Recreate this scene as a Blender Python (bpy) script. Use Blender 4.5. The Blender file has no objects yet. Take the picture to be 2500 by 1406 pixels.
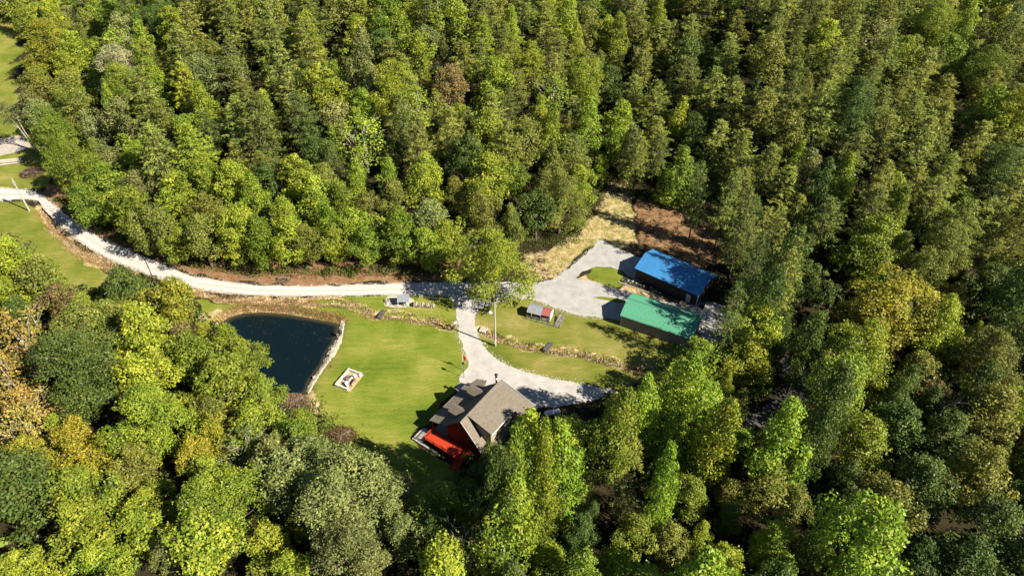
import bpy, bmesh, math, random
import numpy as np
from mathutils import Vector, Matrix
from mathutils.geometry import tessellate_polygon
R_ = math.radians
rng = np.random.default_rng(11)
random.seed(5)
SC = bpy.context.scene
COL = SC.collection

# ------------------------------------------------------------------ camera, sky, sun, exposure
FPX, TH, CH = 1700.0, R_(41), 100.0          # focal length (photo pixels), downward pitch, flying height
cam = bpy.data.cameras.new('camera'); cam.sensor_width = 36; cam.lens = 36 * FPX / 2500
cam.clip_start = 1; cam.clip_end = 3000
co = bpy.data.objects.new('camera', cam); COL.objects.link(co)
co.location = (0, 0, CH); co.rotation_euler = (R_(90) - TH, 0, 0)
SC.camera = co
SUN_EL, SUN_AZ = R_(40), 151.0               # elevation; direction of the shadows (degrees from +x)
w = bpy.data.worlds.new('World'); SC.world = w; w.use_nodes = True
nt = w.node_tree; bg = nt.nodes['Background']
sky = nt.nodes.new('ShaderNodeTexSky'); sky.sky_type = 'NISHITA'; sky.sun_disc = False
sky.sun_elevation = SUN_EL; sky.sun_rotation = R_(119); sky.air_density = 0.7; sky.dust_density = 0.1; sky.ozone_density = 1.5
nt.links.new(sky.outputs[0], bg.inputs[0]); bg.inputs[1].default_value = 0.05
sl = bpy.data.lights.new('sun', 'SUN'); sl.energy = 5.0; sl.angle = R_(0.5); sl.color = (1.0, 0.92, 0.77)
so = bpy.data.objects.new('sun', sl); COL.objects.link(so)
sd = Vector((math.cos(R_(SUN_AZ)) * math.cos(SUN_EL), math.sin(R_(SUN_AZ)) * math.cos(SUN_EL), -math.sin(SUN_EL)))
so.rotation_euler = sd.to_track_quat('-Z', 'Y').to_euler(); so.location = (60, -30, 120)
vs = SC.view_settings; vs.view_transform = 'Standard'; vs.look = 'None'; vs.exposure = 1.3; vs.gamma = 1.0
vs.use_curve_mapping = False
SC.cycles.max_bounces = 4; SC.cycles.diffuse_bounces = 1; SC.cycles.glossy_bounces = 2
SC.cycles.transmission_bounces = 2; SC.cycles.transparent_max_bounces = 4

# ------------------------------------------------------------------ surveying helpers: photo pixel <-> ground
cT, sT = math.cos(TH), math.sin(TH)
def G(px, py, z=0.0):
    u = px - 1250; v = py - 703
    t = (CH - z) / (FPX * sT + v * cT)
    return (u * t, (FPX * cT - v * sT) * t)
def P(x, y, z):
    z = z - CH; dep = y * cT - z * sT; up = y * sT + z * cT
    return 1250 + FPX * x / dep, 703 - FPX * up / dep
def scale_at(x, y, z):
    return FPX / (y * cT - (z - CH) * sT)
def PL(pts, z=0.0): return [G(a, b, z) for a, b in pts]

# ------------------------------------------------------------------ polygon maths
def inside(px, py, poly):
    px = np.asarray(px, float); py = np.asarray(py, float)
    res = np.zeros(px.shape, bool); n = len(poly); j = n - 1
    for i in range(n):
        xi, yi = poly[i]; xj, yj = poly[j]
        c = ((yi > py) != (yj > py)) & (px < (xj - xi) * (py - yi) / ((yj - yi) or 1e-12) + xi)
        res ^= c; j = i
    return res
def dist_line(px, py, pts, closed=False):
    d = np.full(np.shape(px), 1e9)
    q = list(pts) + ([pts[0]] if closed else [])
    for (ax, ay), (bx, by) in zip(q, q[1:]):
        vx, vy = bx - ax, by - ay; L = vx * vx + vy * vy or 1e-9
        t = np.clip(((px - ax) * vx + (py - ay) * vy) / L, 0, 1)
        d = np.minimum(d, np.hypot(px - ax - t * vx, py - ay - t * vy))
    return d
def sdist(px, py, poly):                      # + inside
    d = dist_line(px, py, poly, True)
    return np.where(inside(px, py, poly), d, -d)
def sstep(a, b, x):
    t = np.clip((x - a) / (b - a), 0, 1); return t * t * (3 - 2 * t)
def softplus(x, k): return k * np.logaddexp(0, x / k)
_pn = rng.random((64, 64))
def vnoise(x, y, f):                          # smooth value noise
    x = np.asarray(x) * f + 100; y = np.asarray(y) * f + 100
    i = np.floor(x).astype(int); j = np.floor(y).astype(int); u = x - i; v = y - j
    u = u * u * (3 - 2 * u); v = v * v * (3 - 2 * v)
    g = lambda a, b: _pn[a % 64, b % 64]
    return (g(i, j) * (1 - u) + g(i + 1, j) * u) * (1 - v) + (g(i, j + 1) * (1 - u) + g(i + 1, j + 1) * u) * v

# ------------------------------------------------------------------ site survey (photo pixels on the ground)
POND = PL([(530,785),(557,769),(587,759),(634,756),(685,759),(736,767),(787,776),(820,782),(829,787),(823,813),(813,833),(797,856),(790,879),(767,910),(751,933),(746,956),(726,961),(698,971),(685,984),(650,978),(600,900),(560,845),(525,812)])
RIPRAP = PL([(834,780),(840,790),(833,833),(815,868),(789,898),(771,929),(753,957),(747,948),(760,924),(786,882),(804,849),(817,827),(829,792)])
DITCHES = [PL(p) for p in (
    [(101,509),(131,554),(191,614),(254,646),(330,672)],
    [(470,716),(560,730),(634,735),(740,737),(813,738),(864,746),(902,767),(928,769),(992,774),(1056,784),(1100,797)],
    [(1173,803),(1192,813),(1240,834),(1280,843),(1328,853),(1368,858),(1416,861),(1472,877),(1550,900),(1592,906)])]
LAWNS = [PL([(478,735),(560,742),(700,744),(868,722),(1000,716),(1120,725),(1135,775),(1140,821),(1150,850),(1156,900),(1135,930),(1115,960),(1050,1030),(1000,1080),(1110,1140),(1180,1180),(1000,1330),(800,1250),(760,1090),(700,1010),(600,960),(480,820)]),
         PL([(1143,780),(1160,745),(1200,722),(1301,718),(1380,748),(1420,758),(1480,764),(1530,780),(1690,860),(1650,900),(1590,925),(1500,968),(1426,953),(1347,938),(1250,914),(1204,890),(1172,862),(1152,824)]),
         PL([(1424,665),(1455,651),(1492,653),(1522,660),(1540,690),(1507,700),(1480,698),(1434,683)]),
         PL([(1443,726),(1480,724),(1535,735),(1520,742),(1491,736)]),
         PL([(-300,60),(20,42),(60,60),(70,110),(45,200),(55,290),(95,330),(120,400),(130,450),(60,464),(-300,450)]),
         PL([(1330,612),(1400,590),(1480,500),(1500,470),(1545,500),(1550,590),(1500,600),(1463,583),(1385,650),(1340,670)]),
         PL([(-300,500),(69,487),(104,540),(149,585),(185,612),(239,650),(290,690),(300,740),(240,790),(90,760),(-300,640)])]
STRAW = [PL([(1265,625),(1347,596),(1419,558),(1470,480),(1478,436),(1511,422),(1548,440),(1552,525),(1560,600),(1500,612),(1463,583),(1385,658),(1351,690),(1280,690)]),
         PL([(1395,690),(1424,662),(1436,684),(1510,702),(1507,712)]),
         PL([(1505,702),(1548,690),(1640,735),(1705,745),(1690,752),(1614,735),(1548,719),(1505,708)]),
         PL([(560,770),(525,772),(480,790),(490,770),(540,752)]),
         PL([(680,985),(760,950),(790,985),(760,1030),(690,1020)])]
DIRT = [PL([(99,476),(150,512),(240,575),(352,625),(472,670),(580,690),(706,698),(976,690),(1110,688),(1130,640),(1000,640),(700,640),(480,625),(330,575),(200,490),(120,440)]),
        PL([(1552,470),(1640,500),(1770,470),(1790,520),(1770,640),(1700,660),(1620,610),(1560,600),(1545,540)]),
        PL([(1150,800),(1175,800),(1215,835),(1205,855),(1180,845),(1165,820)]),
        PL([(800,1050),(870,1055),(850,1085),(805,1085)])]
OPEN = [[(-50,40),(40,60),(75,105),(62,180),(62,230),(55,290),(90,330),(108,420),(100,455),(135,492),(200,540),(300,605),(400,648),(480,655),(600,662),(700,658),(860,650),(1000,655),(1060,675),(1130,640),(1290,600),(1380,590),(1450,490),(1482,430),(1530,440),(1550,500),(1640,510),(1770,480),(1790,530),(1745,620),(1790,740),(1775,800),(1700,840),(1650,865),(1600,905),(1545,935),(1440,985),(1350,1025),(1310,1015),(1225,1090),(1150,1120),(1110,1150),(1000,1170),(885,1150),(850,1080),(800,1060),(780,1000),(720,985),(690,970),(655,900),(625,850),(600,810),(545,790),(500,765),(475,730),(440,700),(380,672),(300,660),(262,660),(250,710),(200,690),(100,620),(0,560),(-50,540)],
        [(1800,1005),(1895,962),(1930,885),(1985,930),(1950,1000),(1850,1040)],
        [(1945,640),(1990,700),(1995,940),(1960,900),(1935,770)]]

# ------------------------------------------------------------------ terrain
EX = [(-400,260),(-175,215),(-130,180),(-91,132),(-69,121),(-50,120),(-23,120),(-9,119),(4,131),(25,158),(32,162),(42,151),(55,148),(62,125),(78,106),(100,98),(400,60)]
_ex = np.array(EX)
def terr(x, y):
    x = np.asarray(x, float); y = np.asarray(y, float)
    d = y - np.interp(x, _ex[:, 0], _ex[:, 1])
    d = np.where(d < 90, d, 90 + (d - 90) * .6)
    z = 0.30 * softplus(d - 4, 3.0) * (0.12 + 0.88 * sstep(-165, -105, x)) * (1 - 0.35 * sstep(60, 110, x))
    z = z * (1 - 0.45 * np.exp(-((x - 31) / 14.0) ** 2) * sstep(60, 5, d))
    d2 = -.495 * (x + 58) - .87 * (y - 99)
    z = z + 0.13 * softplus(d2 - 6, 3.0) * sstep(-30, -62, x)
    return z
def terr_full(x, y):
    z = terr(x, y)
    s = sdist(x, y, POND)
    z = z - 1.6 * sstep(-1.6, 1.6, s)
    for D in DITCHES:
        dd = dist_line(x, y, D) + (vnoise(x, y, .45) - .5) * .8
        z = z - 0.75 * sstep(1.2, 0.3, dd)
    z = z + (vnoise(x, y, .23) - .5) * .22 * sstep(3, 14, np.abs(y - 115) + 0 * x) * 0
    return z
def tz(x, y): return float(terr(x, y))

# ------------------------------------------------------------------ materials
def mat(name, col, rough=.8, spec=.2, noise=0.0, nscale=3.0, metal=0.0, bump=0.0, bscale=20., col2=None, coords='Object'):
    col = tuple(c * .79 for c in col); col2 = col2 and tuple(c * .79 for c in col2)
    m = bpy.data.materials.new(name); m.use_nodes = True; t = m.node_tree; b = t.nodes['Principled BSDF']
    b.inputs['Roughness'].default_value = rough; b.inputs['Specular IOR Level'].default_value = spec; b.inputs['Metallic'].default_value = metal
    b.inputs['Base Color'].default_value = (*col, 1)
    tc = t.nodes.new('ShaderNodeTexCoord')
    if noise or col2:
        n = t.nodes.new('ShaderNodeTexNoise'); n.inputs['Scale'].default_value = nscale; n.inputs['Detail'].default_value = 6; n.inputs['Roughness'].default_value = .65
        t.links.new(tc.outputs[coords], n.inputs['Vector'])
        r = t.nodes.new('ShaderNodeValToRGB'); r.color_ramp.elements[0].position = .32; r.color_ramp.elements[1].position = .68
        c2 = col2 or tuple(min(1, c * (1 + noise)) for c in col); c1 = col if col2 else tuple(c * (1 - noise) for c in col)
        r.color_ramp.elements[0].color = (*c1, 1); r.color_ramp.elements[1].color = (*c2, 1)
        t.links.new(n.outputs['Fac'], r.inputs[0]); t.links.new(r.outputs[0], b.inputs['Base Color'])
    if bump:
        n2 = t.nodes.new('ShaderNodeTexNoise'); n2.inputs['Scale'].default_value = bscale; n2.inputs['Detail'].default_value = 4
        t.links.new(tc.outputs[coords], n2.inputs['Vector'])
        bp = t.nodes.new('ShaderNodeBump'); bp.inputs['Strength'].default_value = bump; bp.inputs['Distance'].default_value = .1
        t.links.new(n2.outputs['Fac'], bp.inputs['Height']); t.links.new(bp.outputs[0], b.inputs['Normal'])
    return m
def leaf_mat(name, trans=.25, var=.30, objcol=True, base=(.1, .14, .02), spec=.28, rough=.5):
    m = bpy.data.materials.new(name); m.use_nodes = True; t = m.node_tree; b = t.nodes['Principled BSDF']; out = t.nodes['Material Output']
    g = t.nodes.new('ShaderNodeNewGeometry'); oi = t.nodes.new('ShaderNodeObjectInfo')
    h = t.nodes.new('ShaderNodeHueSaturation')
    if objcol: t.links.new(oi.outputs['Color'], h.inputs['Color'])
    else: h.inputs['Color'].default_value = (*(c * .79 for c in base), 1)
    mr = t.nodes.new('ShaderNodeMapRange'); mr.inputs[3].default_value = 1 - var; mr.inputs[4].default_value = 1 + var
    t.links.new(g.outputs['Random Per Island'], mr.inputs[0]); t.links.new(mr.outputs[0], h.inputs['Value'])
    ml = t.nodes.new('ShaderNodeMath'); ml.operation = 'MULTIPLY'; ml.inputs[1].default_value = 7.31
    fr = t.nodes.new('ShaderNodeMath'); fr.operation = 'FRACT'
    mh = t.nodes.new('ShaderNodeMapRange'); mh.inputs[3].default_value = .475; mh.inputs[4].default_value = .52
    t.links.new(g.outputs['Random Per Island'], ml.inputs[0]); t.links.new(ml.outputs[0], fr.inputs[0]); t.links.new(fr.outputs[0], mh.inputs[0]); t.links.new(mh.outputs[0], h.inputs['Hue'])
    tc = t.nodes.new('ShaderNodeTexCoord'); pn = t.nodes.new('ShaderNodeTexNoise'); pn.inputs['Scale'].default_value = .33; pn.inputs['Detail'].default_value = 2
    ad = t.nodes.new('ShaderNodeVectorMath'); ad.operation = 'ADD'; sc_ = t.nodes.new('ShaderNodeMath'); sc_.operation = 'MULTIPLY'; sc_.inputs[1].default_value = 57.0
    t.links.new(oi.outputs['Random'], sc_.inputs[0]); t.links.new(tc.outputs['Object'], ad.inputs[0]); t.links.new(sc_.outputs[0], ad.inputs[1]); t.links.new(ad.outputs[0], pn.inputs['Vector'])
    h0 = h; h = t.nodes.new('ShaderNodeHueSaturation'); t.links.new(h0.outputs[0], h.inputs['Color'])
    for sock, lo_, hi_ in (('Hue', .515, .486), ('Value', .74, 1.26)):
        q_ = t.nodes.new('ShaderNodeMapRange'); q_.inputs[1].default_value = .3; q_.inputs[2].default_value = .7; q_.inputs[3].default_value = lo_; q_.inputs[4].default_value = hi_
        t.links.new(pn.outputs['Fac'], q_.inputs[0]); t.links.new(q_.outputs[0], h.inputs[sock])
    t.links.new(h.outputs[0], b.inputs['Base Color'])
    b.inputs['Roughness'].default_value = rough; b.inputs['Specular IOR Level'].default_value = spec
    tr = t.nodes.new('ShaderNodeBsdfTranslucent'); t.links.new(h.outputs[0], tr.inputs['Color'])
    mx = t.nodes.new('ShaderNodeMixShader'); mx.inputs[0].default_value = trans
    t.links.new(b.outputs[0], mx.inputs[1]); t.links.new(tr.outputs[0], mx.inputs[2]); t.links.new(mx.outputs[0], out.inputs['Surface'])
    return m
M = {}
M['leaf'] = leaf_mat('broad_leaves', .33, .32); M['needle'] = leaf_mat('pine_needles', .22, .35, spec=.12, rough=.6)
M['bark'] = mat('bark', (.13, .10, .075), noise=.45, nscale=4); M['palebark'] = mat('pale_bark', (.42, .38, .31), noise=.3, nscale=3)
M['deadwood'] = mat('dead_wood', (.34, .30, .26), noise=.35, nscale=3)
M['drygrass'] = leaf_mat('dry_grass', .15, .4, False, (.36, .24, .10), .1, .8)
M['weeds'] = leaf_mat('weeds', .2, .4, False, (.11, .13, .03), .1, .7)
M['brush'] = leaf_mat('brush', .1, .4, False, (.24, .16, .10), .1, .8)
M['gravel'] = mat('gravel', (.38, .365, .335), .95, .1, coords='Object', nscale=.5, col2=(.52, .50, .465), bump=.2, bscale=9)
M['gravel2'] = mat('grey_gravel', (.32, .315, .30), .95, .1, coords='Object', nscale=.4, col2=(.46, .45, .425), bump=.2, bscale=9)
M['stone'] = mat('white_stone', (.45, .41, .34), .9, .1, noise=.35, nscale=2.5)
M['block'] = mat('pale_block', (.55, .52, .47), .9, .1, noise=.2, nscale=3)
M['concrete'] = mat('concrete', (.36, .34, .30), .9, .1, noise=.3, nscale=1.5, bump=.2, bscale=12)
M['sand'] = mat('sandy_pad', (.50, .36, .22), .95, .1, noise=.2, nscale=3)
M['bluemetal'] = mat('blue_metal', (.050, .235, .52), .45, .5, noise=.14, nscale=.9)
M['greenmetal'] = mat('green_metal', (.095, .34, .205), .5, .5, noise=.16, nscale=.9)
M['barnwall'] = mat('brown_siding', (.062, .046, .038), .6, .3, noise=.15, nscale=2)
M['claywall'] = mat('clay_siding', (.40, .335, .28), .55, .3, noise=.12, nscale=1.5)
M['whitetrim'] = mat('white_trim', (.72, .70, .66), .5, .3, noise=.06, nscale=3)
M['dark'] = mat('dark_interior', (.02, .02, .022), .8, .1)
M['shingle'] = mat('tan_shingles', (.165, .14, .11), .95, .08, nscale=2.2, col2=(.24, .208, .165), bump=.3, bscale=14)
M['siding'] = mat('tan_siding', (.36, .30, .215), .8, .15, noise=.15, nscale=4)
M['redwood'] = mat('red_stain', (.52, .052, .018), .55, .3, noise=.22, nscale=4)
M['redwall'] = mat('dark_red_logs', (.17, .032, .018), .7, .2, noise=.3, nscale=3)
M['glass'] = mat('window_glass', (.02, .03, .04), .08, .6)
M['steel'] = mat('galvanised', (.52, .56, .60), .38, .5, noise=.15, nscale=2, metal=.55)
M['rust'] = mat('red_tin', (.34, .10, .085), .6, .3, noise=.25, nscale=3)
M['black'] = mat('black_paint', (.02, .02, .022), .5, .3, noise=.2)
M['greywood'] = mat('weathered_wood', (.27, .235, .20), .85, .1, noise=.3, nscale=5)
M['tanwood'] = mat('fresh_timber', (.52, .42, .28), .8, .1, noise=.2, nscale=5)
M['brownwood'] = mat('brown_timber', (.14, .085, .06), .8, .1, noise=.3, nscale=5)
M['pole'] = mat('pole_wood', (.50, .46, .40), .8, .1, noise=.2, nscale=3)
M['tank'] = mat('tank_paint', (.80, .80, .80), .3, .5, noise=.03)
M['redflag'] = mat('flag_red', (.60, .05, .05), .7, .1, noise=.1)
M['mulch'] = mat('dark_mulch', (.045, .042, .045), .95, .05, noise=.4, nscale=4)
M['flower'] = leaf_mat('flowers', .2, .5, False, (.42, .36, .26), .1, .7)
M['flyleaf'] = leaf_mat('fallen_leaf', .1, .5, False, (.14, .10, .05), .1, .7)
def water_mat():
    m = bpy.data.materials.new('pond_water'); m.use_nodes = True; t = m.node_tree; b = t.nodes['Principled BSDF']
    b.inputs['Base Color'].default_value = (.002, .006, .011, 1); b.inputs['Roughness'].default_value = .06; b.inputs['IOR'].default_value = 1.33
    sa = t.nodes.new('ShaderNodeAttribute'); sa.attribute_name = 'shallow'; mxs = t.nodes.new('ShaderNodeMix'); mxs.data_type = 'RGBA'; mxs.inputs[6].default_value = (.003, .0085, .011, 1); mxs.inputs[7].default_value = (.075, .060, .028, 1)
    t.links.new(sa.outputs['Fac'], mxs.inputs[0]); t.links.new(mxs.outputs[2], b.inputs['Base Color'])
    tc = t.nodes.new('ShaderNodeTexCoord'); n = t.nodes.new('ShaderNodeTexNoise'); n.inputs['Scale'].default_value = 1.3; n.inputs['Detail'].default_value = 3
    t.links.new(tc.outputs['Object'], n.inputs['Vector']); bp = t.nodes.new('ShaderNodeBump'); bp.inputs['Strength'].default_value = .06; bp.inputs['Distance'].default_value = .08
    t.links.new(n.outputs['Fac'], bp.inputs['Height']); t.links.new(bp.outputs[0], b.inputs['Normal'])
    return m
M['water'] = water_mat()
def ground_mat():
    m = bpy.data.materials.new('ground_cover'); m.use_nodes = True; t = m.node_tree; N = t.nodes; Lk = t.links.new
    b = N['Principled BSDF']; b.inputs['Roughness'].default_value = .95; b.inputs['Specular IOR Level'].default_value = .05
    at = N.new('ShaderNodeAttribute'); at.attribute_name = 'cover'; sp = N.new('ShaderNodeSeparateColor'); Lk(at.outputs['Color'], sp.inputs[0])
    tc = N.new('ShaderNodeTexCoord')
    def noise(sc, det=5, rough=.6, vec=None):
        n = N.new('ShaderNodeTexNoise'); n.inputs['Scale'].default_value = sc; n.inputs['Detail'].default_value = det; n.inputs['Roughness'].default_value = rough
        Lk(vec or tc.outputs['Object'], n.inputs['Vector']); return n.outputs['Fac']
    def ramp(f, stops):
        r = N.new('ShaderNodeValToRGB'); e = r.color_ramp.elements
        while len(e) < len(stops): e.new(.5)
        for k, (p, c) in enumerate(stops): e[k].position = p; e[k].color = (*(v * .79 for v in c), 1)
        Lk(f, r.inputs[0]); return r.outputs[0]
    def math_(op, a, b_):
        x = N.new('ShaderNodeMath'); x.operation = op
        for k, v in enumerate((a, b_)):
            if isinstance(v, (int, float)): x.inputs[k].default_value = v
            else: Lk(v, x.inputs[k])
        return x.outputs[0]
    def mix(f, a, b_, typ='MIX'):
        x = N.new('ShaderNodeMix'); x.data_type = 'RGBA'; x.blend_type = typ
        if isinstance(f, (int, float)): x.inputs[0].default_value = f
        else: Lk(f, x.inputs[0])
        Lk(a, x.inputs[6]); Lk(b_, x.inputs[7]); return x.outputs[2]
    mp = N.new('ShaderNodeMapping'); mp.inputs['Rotation'].default_value = (0, 0, R_(35)); mp.inputs['Scale'].default_value = (.25, 1.9, 1); Lk(tc.outputs['Object'], mp.inputs[0])
    mp2 = N.new('ShaderNodeMapping'); mp2.inputs['Rotation'].default_value = (0, 0, R_(-12)); mp2.inputs['Scale'].default_value = (.16, 1.3, 1); Lk(tc.outputs['Object'], mp2.inputs[0])
    n1 = noise(.09, 4); st = noise(.8, 5, .7, mp.outputs[0]); st2 = noise(.9, 5, .7, mp2.outputs[0]); fine = noise(2.4, 6, .75); mid = noise(.55, 6, .7)
    wv = N.new('ShaderNodeTexWave'); wv.inputs['Scale'].default_value = .42; wv.inputs['Distortion'].default_value = 3.0; wv.inputs['Detail'].default_value = 2; wv.inputs['Detail Scale'].default_value = .25
    mp3 = N.new('ShaderNodeMapping'); mp3.inputs['Rotation'].default_value = (0, 0, R_(62)); Lk(tc.outputs['Object'], mp3.inputs[0]); Lk(mp3.outputs[0], wv.inputs['Vector'])
    n1 = math_('ADD', n1, math_('MULTIPLY', math_('SUBTRACT', wv.outputs['Fac'], .5), .05))
    mixn = math_('ADD', math_('MULTIPLY', n1, .45), math_('ADD', math_('MULTIPLY', st, .2), math_('ADD', math_('MULTIPLY', st2, .15), math_('MULTIPLY', fine, .2))))
    green = ramp(mixn, [(.38, (.085, .130, .014)), (.46, (.135, .190, .020)), (.53, (.205, .240, .034)), (.61, (.31, .285, .075))])
    dry = ramp(mixn, [(.38, (.10, .125, .020)), (.46, (.160, .170, .030)), (.53, (.225, .200, .055)), (.61, (.36, .275, .115))])
    lawn = mix(sp.outputs['Blue'], green, dry)
    fn = math_('ADD', math_('MULTIPLY', mid, .5), math_('MULTIPLY', fine, .5))
    straw = ramp(fn, [(.36, (.15, .15, .04)), (.44, (.30, .24, .10)), (.52, (.50, .38, .20)), (.66, (.62, .49, .29))])
    dirt = ramp(fn, [(.30, (.10, .055, .028)), (.48, (.24, .135, .068)), (.70, (.40, .26, .14))])
    litter = ramp(fn, [(.30, (.018, .018, .010)), (.50, (.036, .030, .016)), (.70, (.075, .050, .028))])
    def thr(mask):
        s = math_('ADD', mask, math_('MULTIPLY', math_('SUBTRACT', fn, .5), 1.5))
        r = N.new('ShaderNodeMapRange'); r.interpolation_type = 'SMOOTHSTEP'; r.inputs[1].default_value = .38; r.inputs[2].default_value = .62; Lk(s, r.inputs[0]); return r.outputs[0]
    c = mix(thr(at.outputs['Alpha']), litter, dirt)
    c = mix(thr(sp.outputs['Red']), c, lawn)
    c = mix(thr(sp.outputs['Green']), c, straw)
    Lk(c, b.inputs['Base Color'])
    bp = N.new('ShaderNodeBump'); bp.inputs['Strength'].default_value = .5; bp.inputs['Distance'].default_value = .12
    Lk(noise(5, 5, .7), bp.inputs['Height']); Lk(bp.outputs[0], b.inputs['Normal'])
    return m
M['ground'] = ground_mat()

# ------------------------------------------------------------------ object helpers
def link(o, parent=None):
    COL.objects.link(o)
    if parent is not None: o.parent = parent
    return o
def tag(o, label=None, cat=None, group=None, kind=None):
    if label: o['label'] = label
    if cat: o['category'] = cat
    if group: o['group'] = group
    if kind: o['kind'] = kind
    return o
def empty(name, loc, rz=0.0, label=None, cat=None, group=None):
    o = bpy.data.objects.new(name, None); o.empty_display_size = .3; o.location = loc; o.rotation_euler = (0, 0, rz)
    link(o); return tag(o, label, cat, group)
def np_mesh(name, V, Q, m=None, smooth=False):
    V = np.asarray(V, np.float32); Q = np.asarray(Q, np.int32); k = Q.shape[1]
    me = bpy.data.meshes.new(name); me.vertices.add(len(V)); me.vertices.foreach_set('co', V.ravel())
    me.loops.add(Q.size); me.loops.foreach_set('vertex_index', Q.ravel())
    me.polygons.add(len(Q)); me.polygons.foreach_set('loop_start', np.arange(0, Q.size, k, dtype=np.int32))
    if smooth: me.polygons.foreach_set('use_smooth', np.ones(len(Q), bool))
    me.update(calc_edges=True)
    if m: me.materials.append(m)
    return me
class MB:
    def __init__(s): s.v = []; s.f = []
    def add(s, vs_, fs):
        o = len(s.v); s.v += [tuple(v) for v in vs_]; s.f += [tuple(i + o for i in f) for f in fs]; return s
    def box(s, x0, x1, y0, y1, z0, z1):
        return s.add([(x0,y0,z0),(x1,y0,z0),(x1,y1,z0),(x0,y1,z0),(x0,y0,z1),(x1,y0,z1),(x1,y1,z1),(x0,y1,z1)],
                     [(3,2,1,0),(4,5,6,7),(0,1,5,4),(1,2,6,5),(2,3,7,6),(3,0,4,7)])
    def slab(s, pts, t):                       # planar polygon, thickened away from its normal
        p = [Vector(q) for q in pts]; n = Vector((0,0,0))
        for i in range(len(p)): n += p[i].cross(p[(i + 1) % len(p)])
        n.normalize(); k = len(p)
        return s.add(p + [q - n * t for q in p], [tuple(range(k)), tuple(range(2 * k - 1, k - 1, -1))] + [((i + 1) % k, i, k + i, k + (i + 1) % k) for i in range(k)])
    def tube(s, a, b, r0, r1=None, n=8, cap=True):
        a = Vector(a); b = Vector(b); r1 = r0 if r1 is None else r1; d = (b - a).normalized()
        u = d.orthogonal().normalized(); w_ = d.cross(u); vs_ = []
        for c, r in ((a, r0), (b, r1)):
            for i in range(n):
                an = 2 * math.pi * i / n; vs_.append(c + (u * math.cos(an) + w_ * math.sin(an)) * r)
        fs = [(i, (i + 1) % n, n + (i + 1) % n, n + i) for i in range(n)]
        if cap: fs += [tuple(range(n - 1, -1, -1)), tuple(range(n, 2 * n))]
        return s.add(vs_, fs)
    def lathe(s, c, prof, n=16, ax='z'):
        vs_ = []
        for r, h in prof:
            for i in range(n):
                a = 2 * math.pi * i / n; x, y = r * math.cos(a), r * math.sin(a)
                vs_.append((c[0] + h, c[1] + x, c[2] + y) if ax == 'x' else (c[0] + x, c[1] + y, c[2] + h))
        fs = []
        for k in range(len(prof) - 1):
            for i in range(n): fs.append((k * n + i, k * n + (i + 1) % n, (k + 1) * n + (i + 1) % n, (k + 1) * n + i))
        fs += [tuple(range(n - 1, -1, -1)), tuple(range((len(prof) - 1) * n, len(prof) * n))]
        return s.add(vs_, fs)
    def rock(s, c, r, sq=.7, seed=0):
        rr = random.Random(seed); bm = bmesh.new(); bmesh.ops.create_icosphere(bm, subdivisions=1, radius=1)
        ph = rr.random() * 6.28; ca, sa = math.cos(ph), math.sin(ph); ex = rr.uniform(.75, 1.35)
        vs_ = []
        for v in bm.verts:
            k = rr.uniform(.78, 1.15); x, y, z = v.co.x * ex * k, v.co.y * k, v.co.z * sq * k
            vs_.append((c[0] + r * (x * ca - y * sa), c[1] + r * (x * sa + y * ca), c[2] + r * z))
        fs = [tuple(v.index for v in f.verts) for f in bm.faces]; bm.free()
        return s.add(vs_, fs)
    def build(s, name, m, parent=None, bevel=0, smooth=False):
        me = bpy.data.meshes.new(name); me.from_pydata(s.v, [], s.f); me.validate(); me.update()
        bm = bmesh.new(); bm.from_mesh(me); bmesh.ops.recalc_face_normals(bm, faces=bm.faces)
        if bevel: bmesh.ops.bevel(bm, geom=list(bm.edges), offset=bevel, segments=1, affect='EDGES')
        bm.to_mesh(me); bm.free()
        if smooth: me.polygons.foreach_set('use_smooth', np.ones(len(me.polygons), bool))
        me.materials.append(m); o = bpy.data.objects.new(name, me); return link(o, parent)

# ------------------------------------------------------------------ ground sheet
def grid_axis(a, f0, f1, b, fine, grow=1.25):
    mid = list(np.arange(f0, f1, fine)); st = fine; lo = []; x = f0
    while x > a: st = min(st * grow, 14); x -= st; lo.append(x)
    st = fine; hi = []; x = mid[-1]
    while x < b: st = min(st * grow, 14); x += st; hi.append(x)
    return np.array(lo[::-1] + mid + hi)
gx = grid_axis(-480, -150, 72, 480, .5); gy = grid_axis(-120, 62, 172, 620, .5)
GX, GY = np.meshgrid(gx, gy); fx = GX.ravel(); fy = GY.ravel()
GZ = terr_full(fx, fy)
nx, ny = len(gx), len(gy)
idx = np.arange(nx * ny).reshape(ny, nx)
quads = np.stack([idx[:-1, :-1], idx[:-1, 1:], idx[1:, 1:], idx[1:, :-1]], -1).reshape(-1, 4)
gm = np_mesh('ground', np.stack([fx, fy, GZ], -1), quads, M['ground'], True)
jx = fx + (vnoise(fx, fy, .35) - .5) * 2.2; jy = fy + (vnoise(fx + 40, fy, .35) - .5) * 2.2
cov = np.zeros((nx * ny, 4), np.float32)
near = (fx > -330) & (fx < 120) & (fy > 40) & (fy < 330)
q = np.where(near)[0]
def soft(poly, wd): return sstep(-wd, wd, sdist(jx[q], jy[q], poly))
lawn = np.zeros(len(q)); dry = np.zeros(len(q))
for k, Lp in enumerate(LAWNS):
    m_ = soft(Lp, .8); lawn = np.maximum(lawn, m_); dry = np.maximum(dry, m_ * (0.12, .75, .35, .6, .45, .8, .5)[k])
straw = np.zeros(len(q)); dirt = np.zeros(len(q))
for k, Sp in enumerate(STRAW): straw = np.maximum(straw, soft(Sp, 1.2) * (.52 if k == 0 else .8))
for k, Dp in enumerate(DIRT): dirt = np.maximum(dirt, soft(Dp, 1.0) * (.55 if k == 1 else .9))
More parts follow.
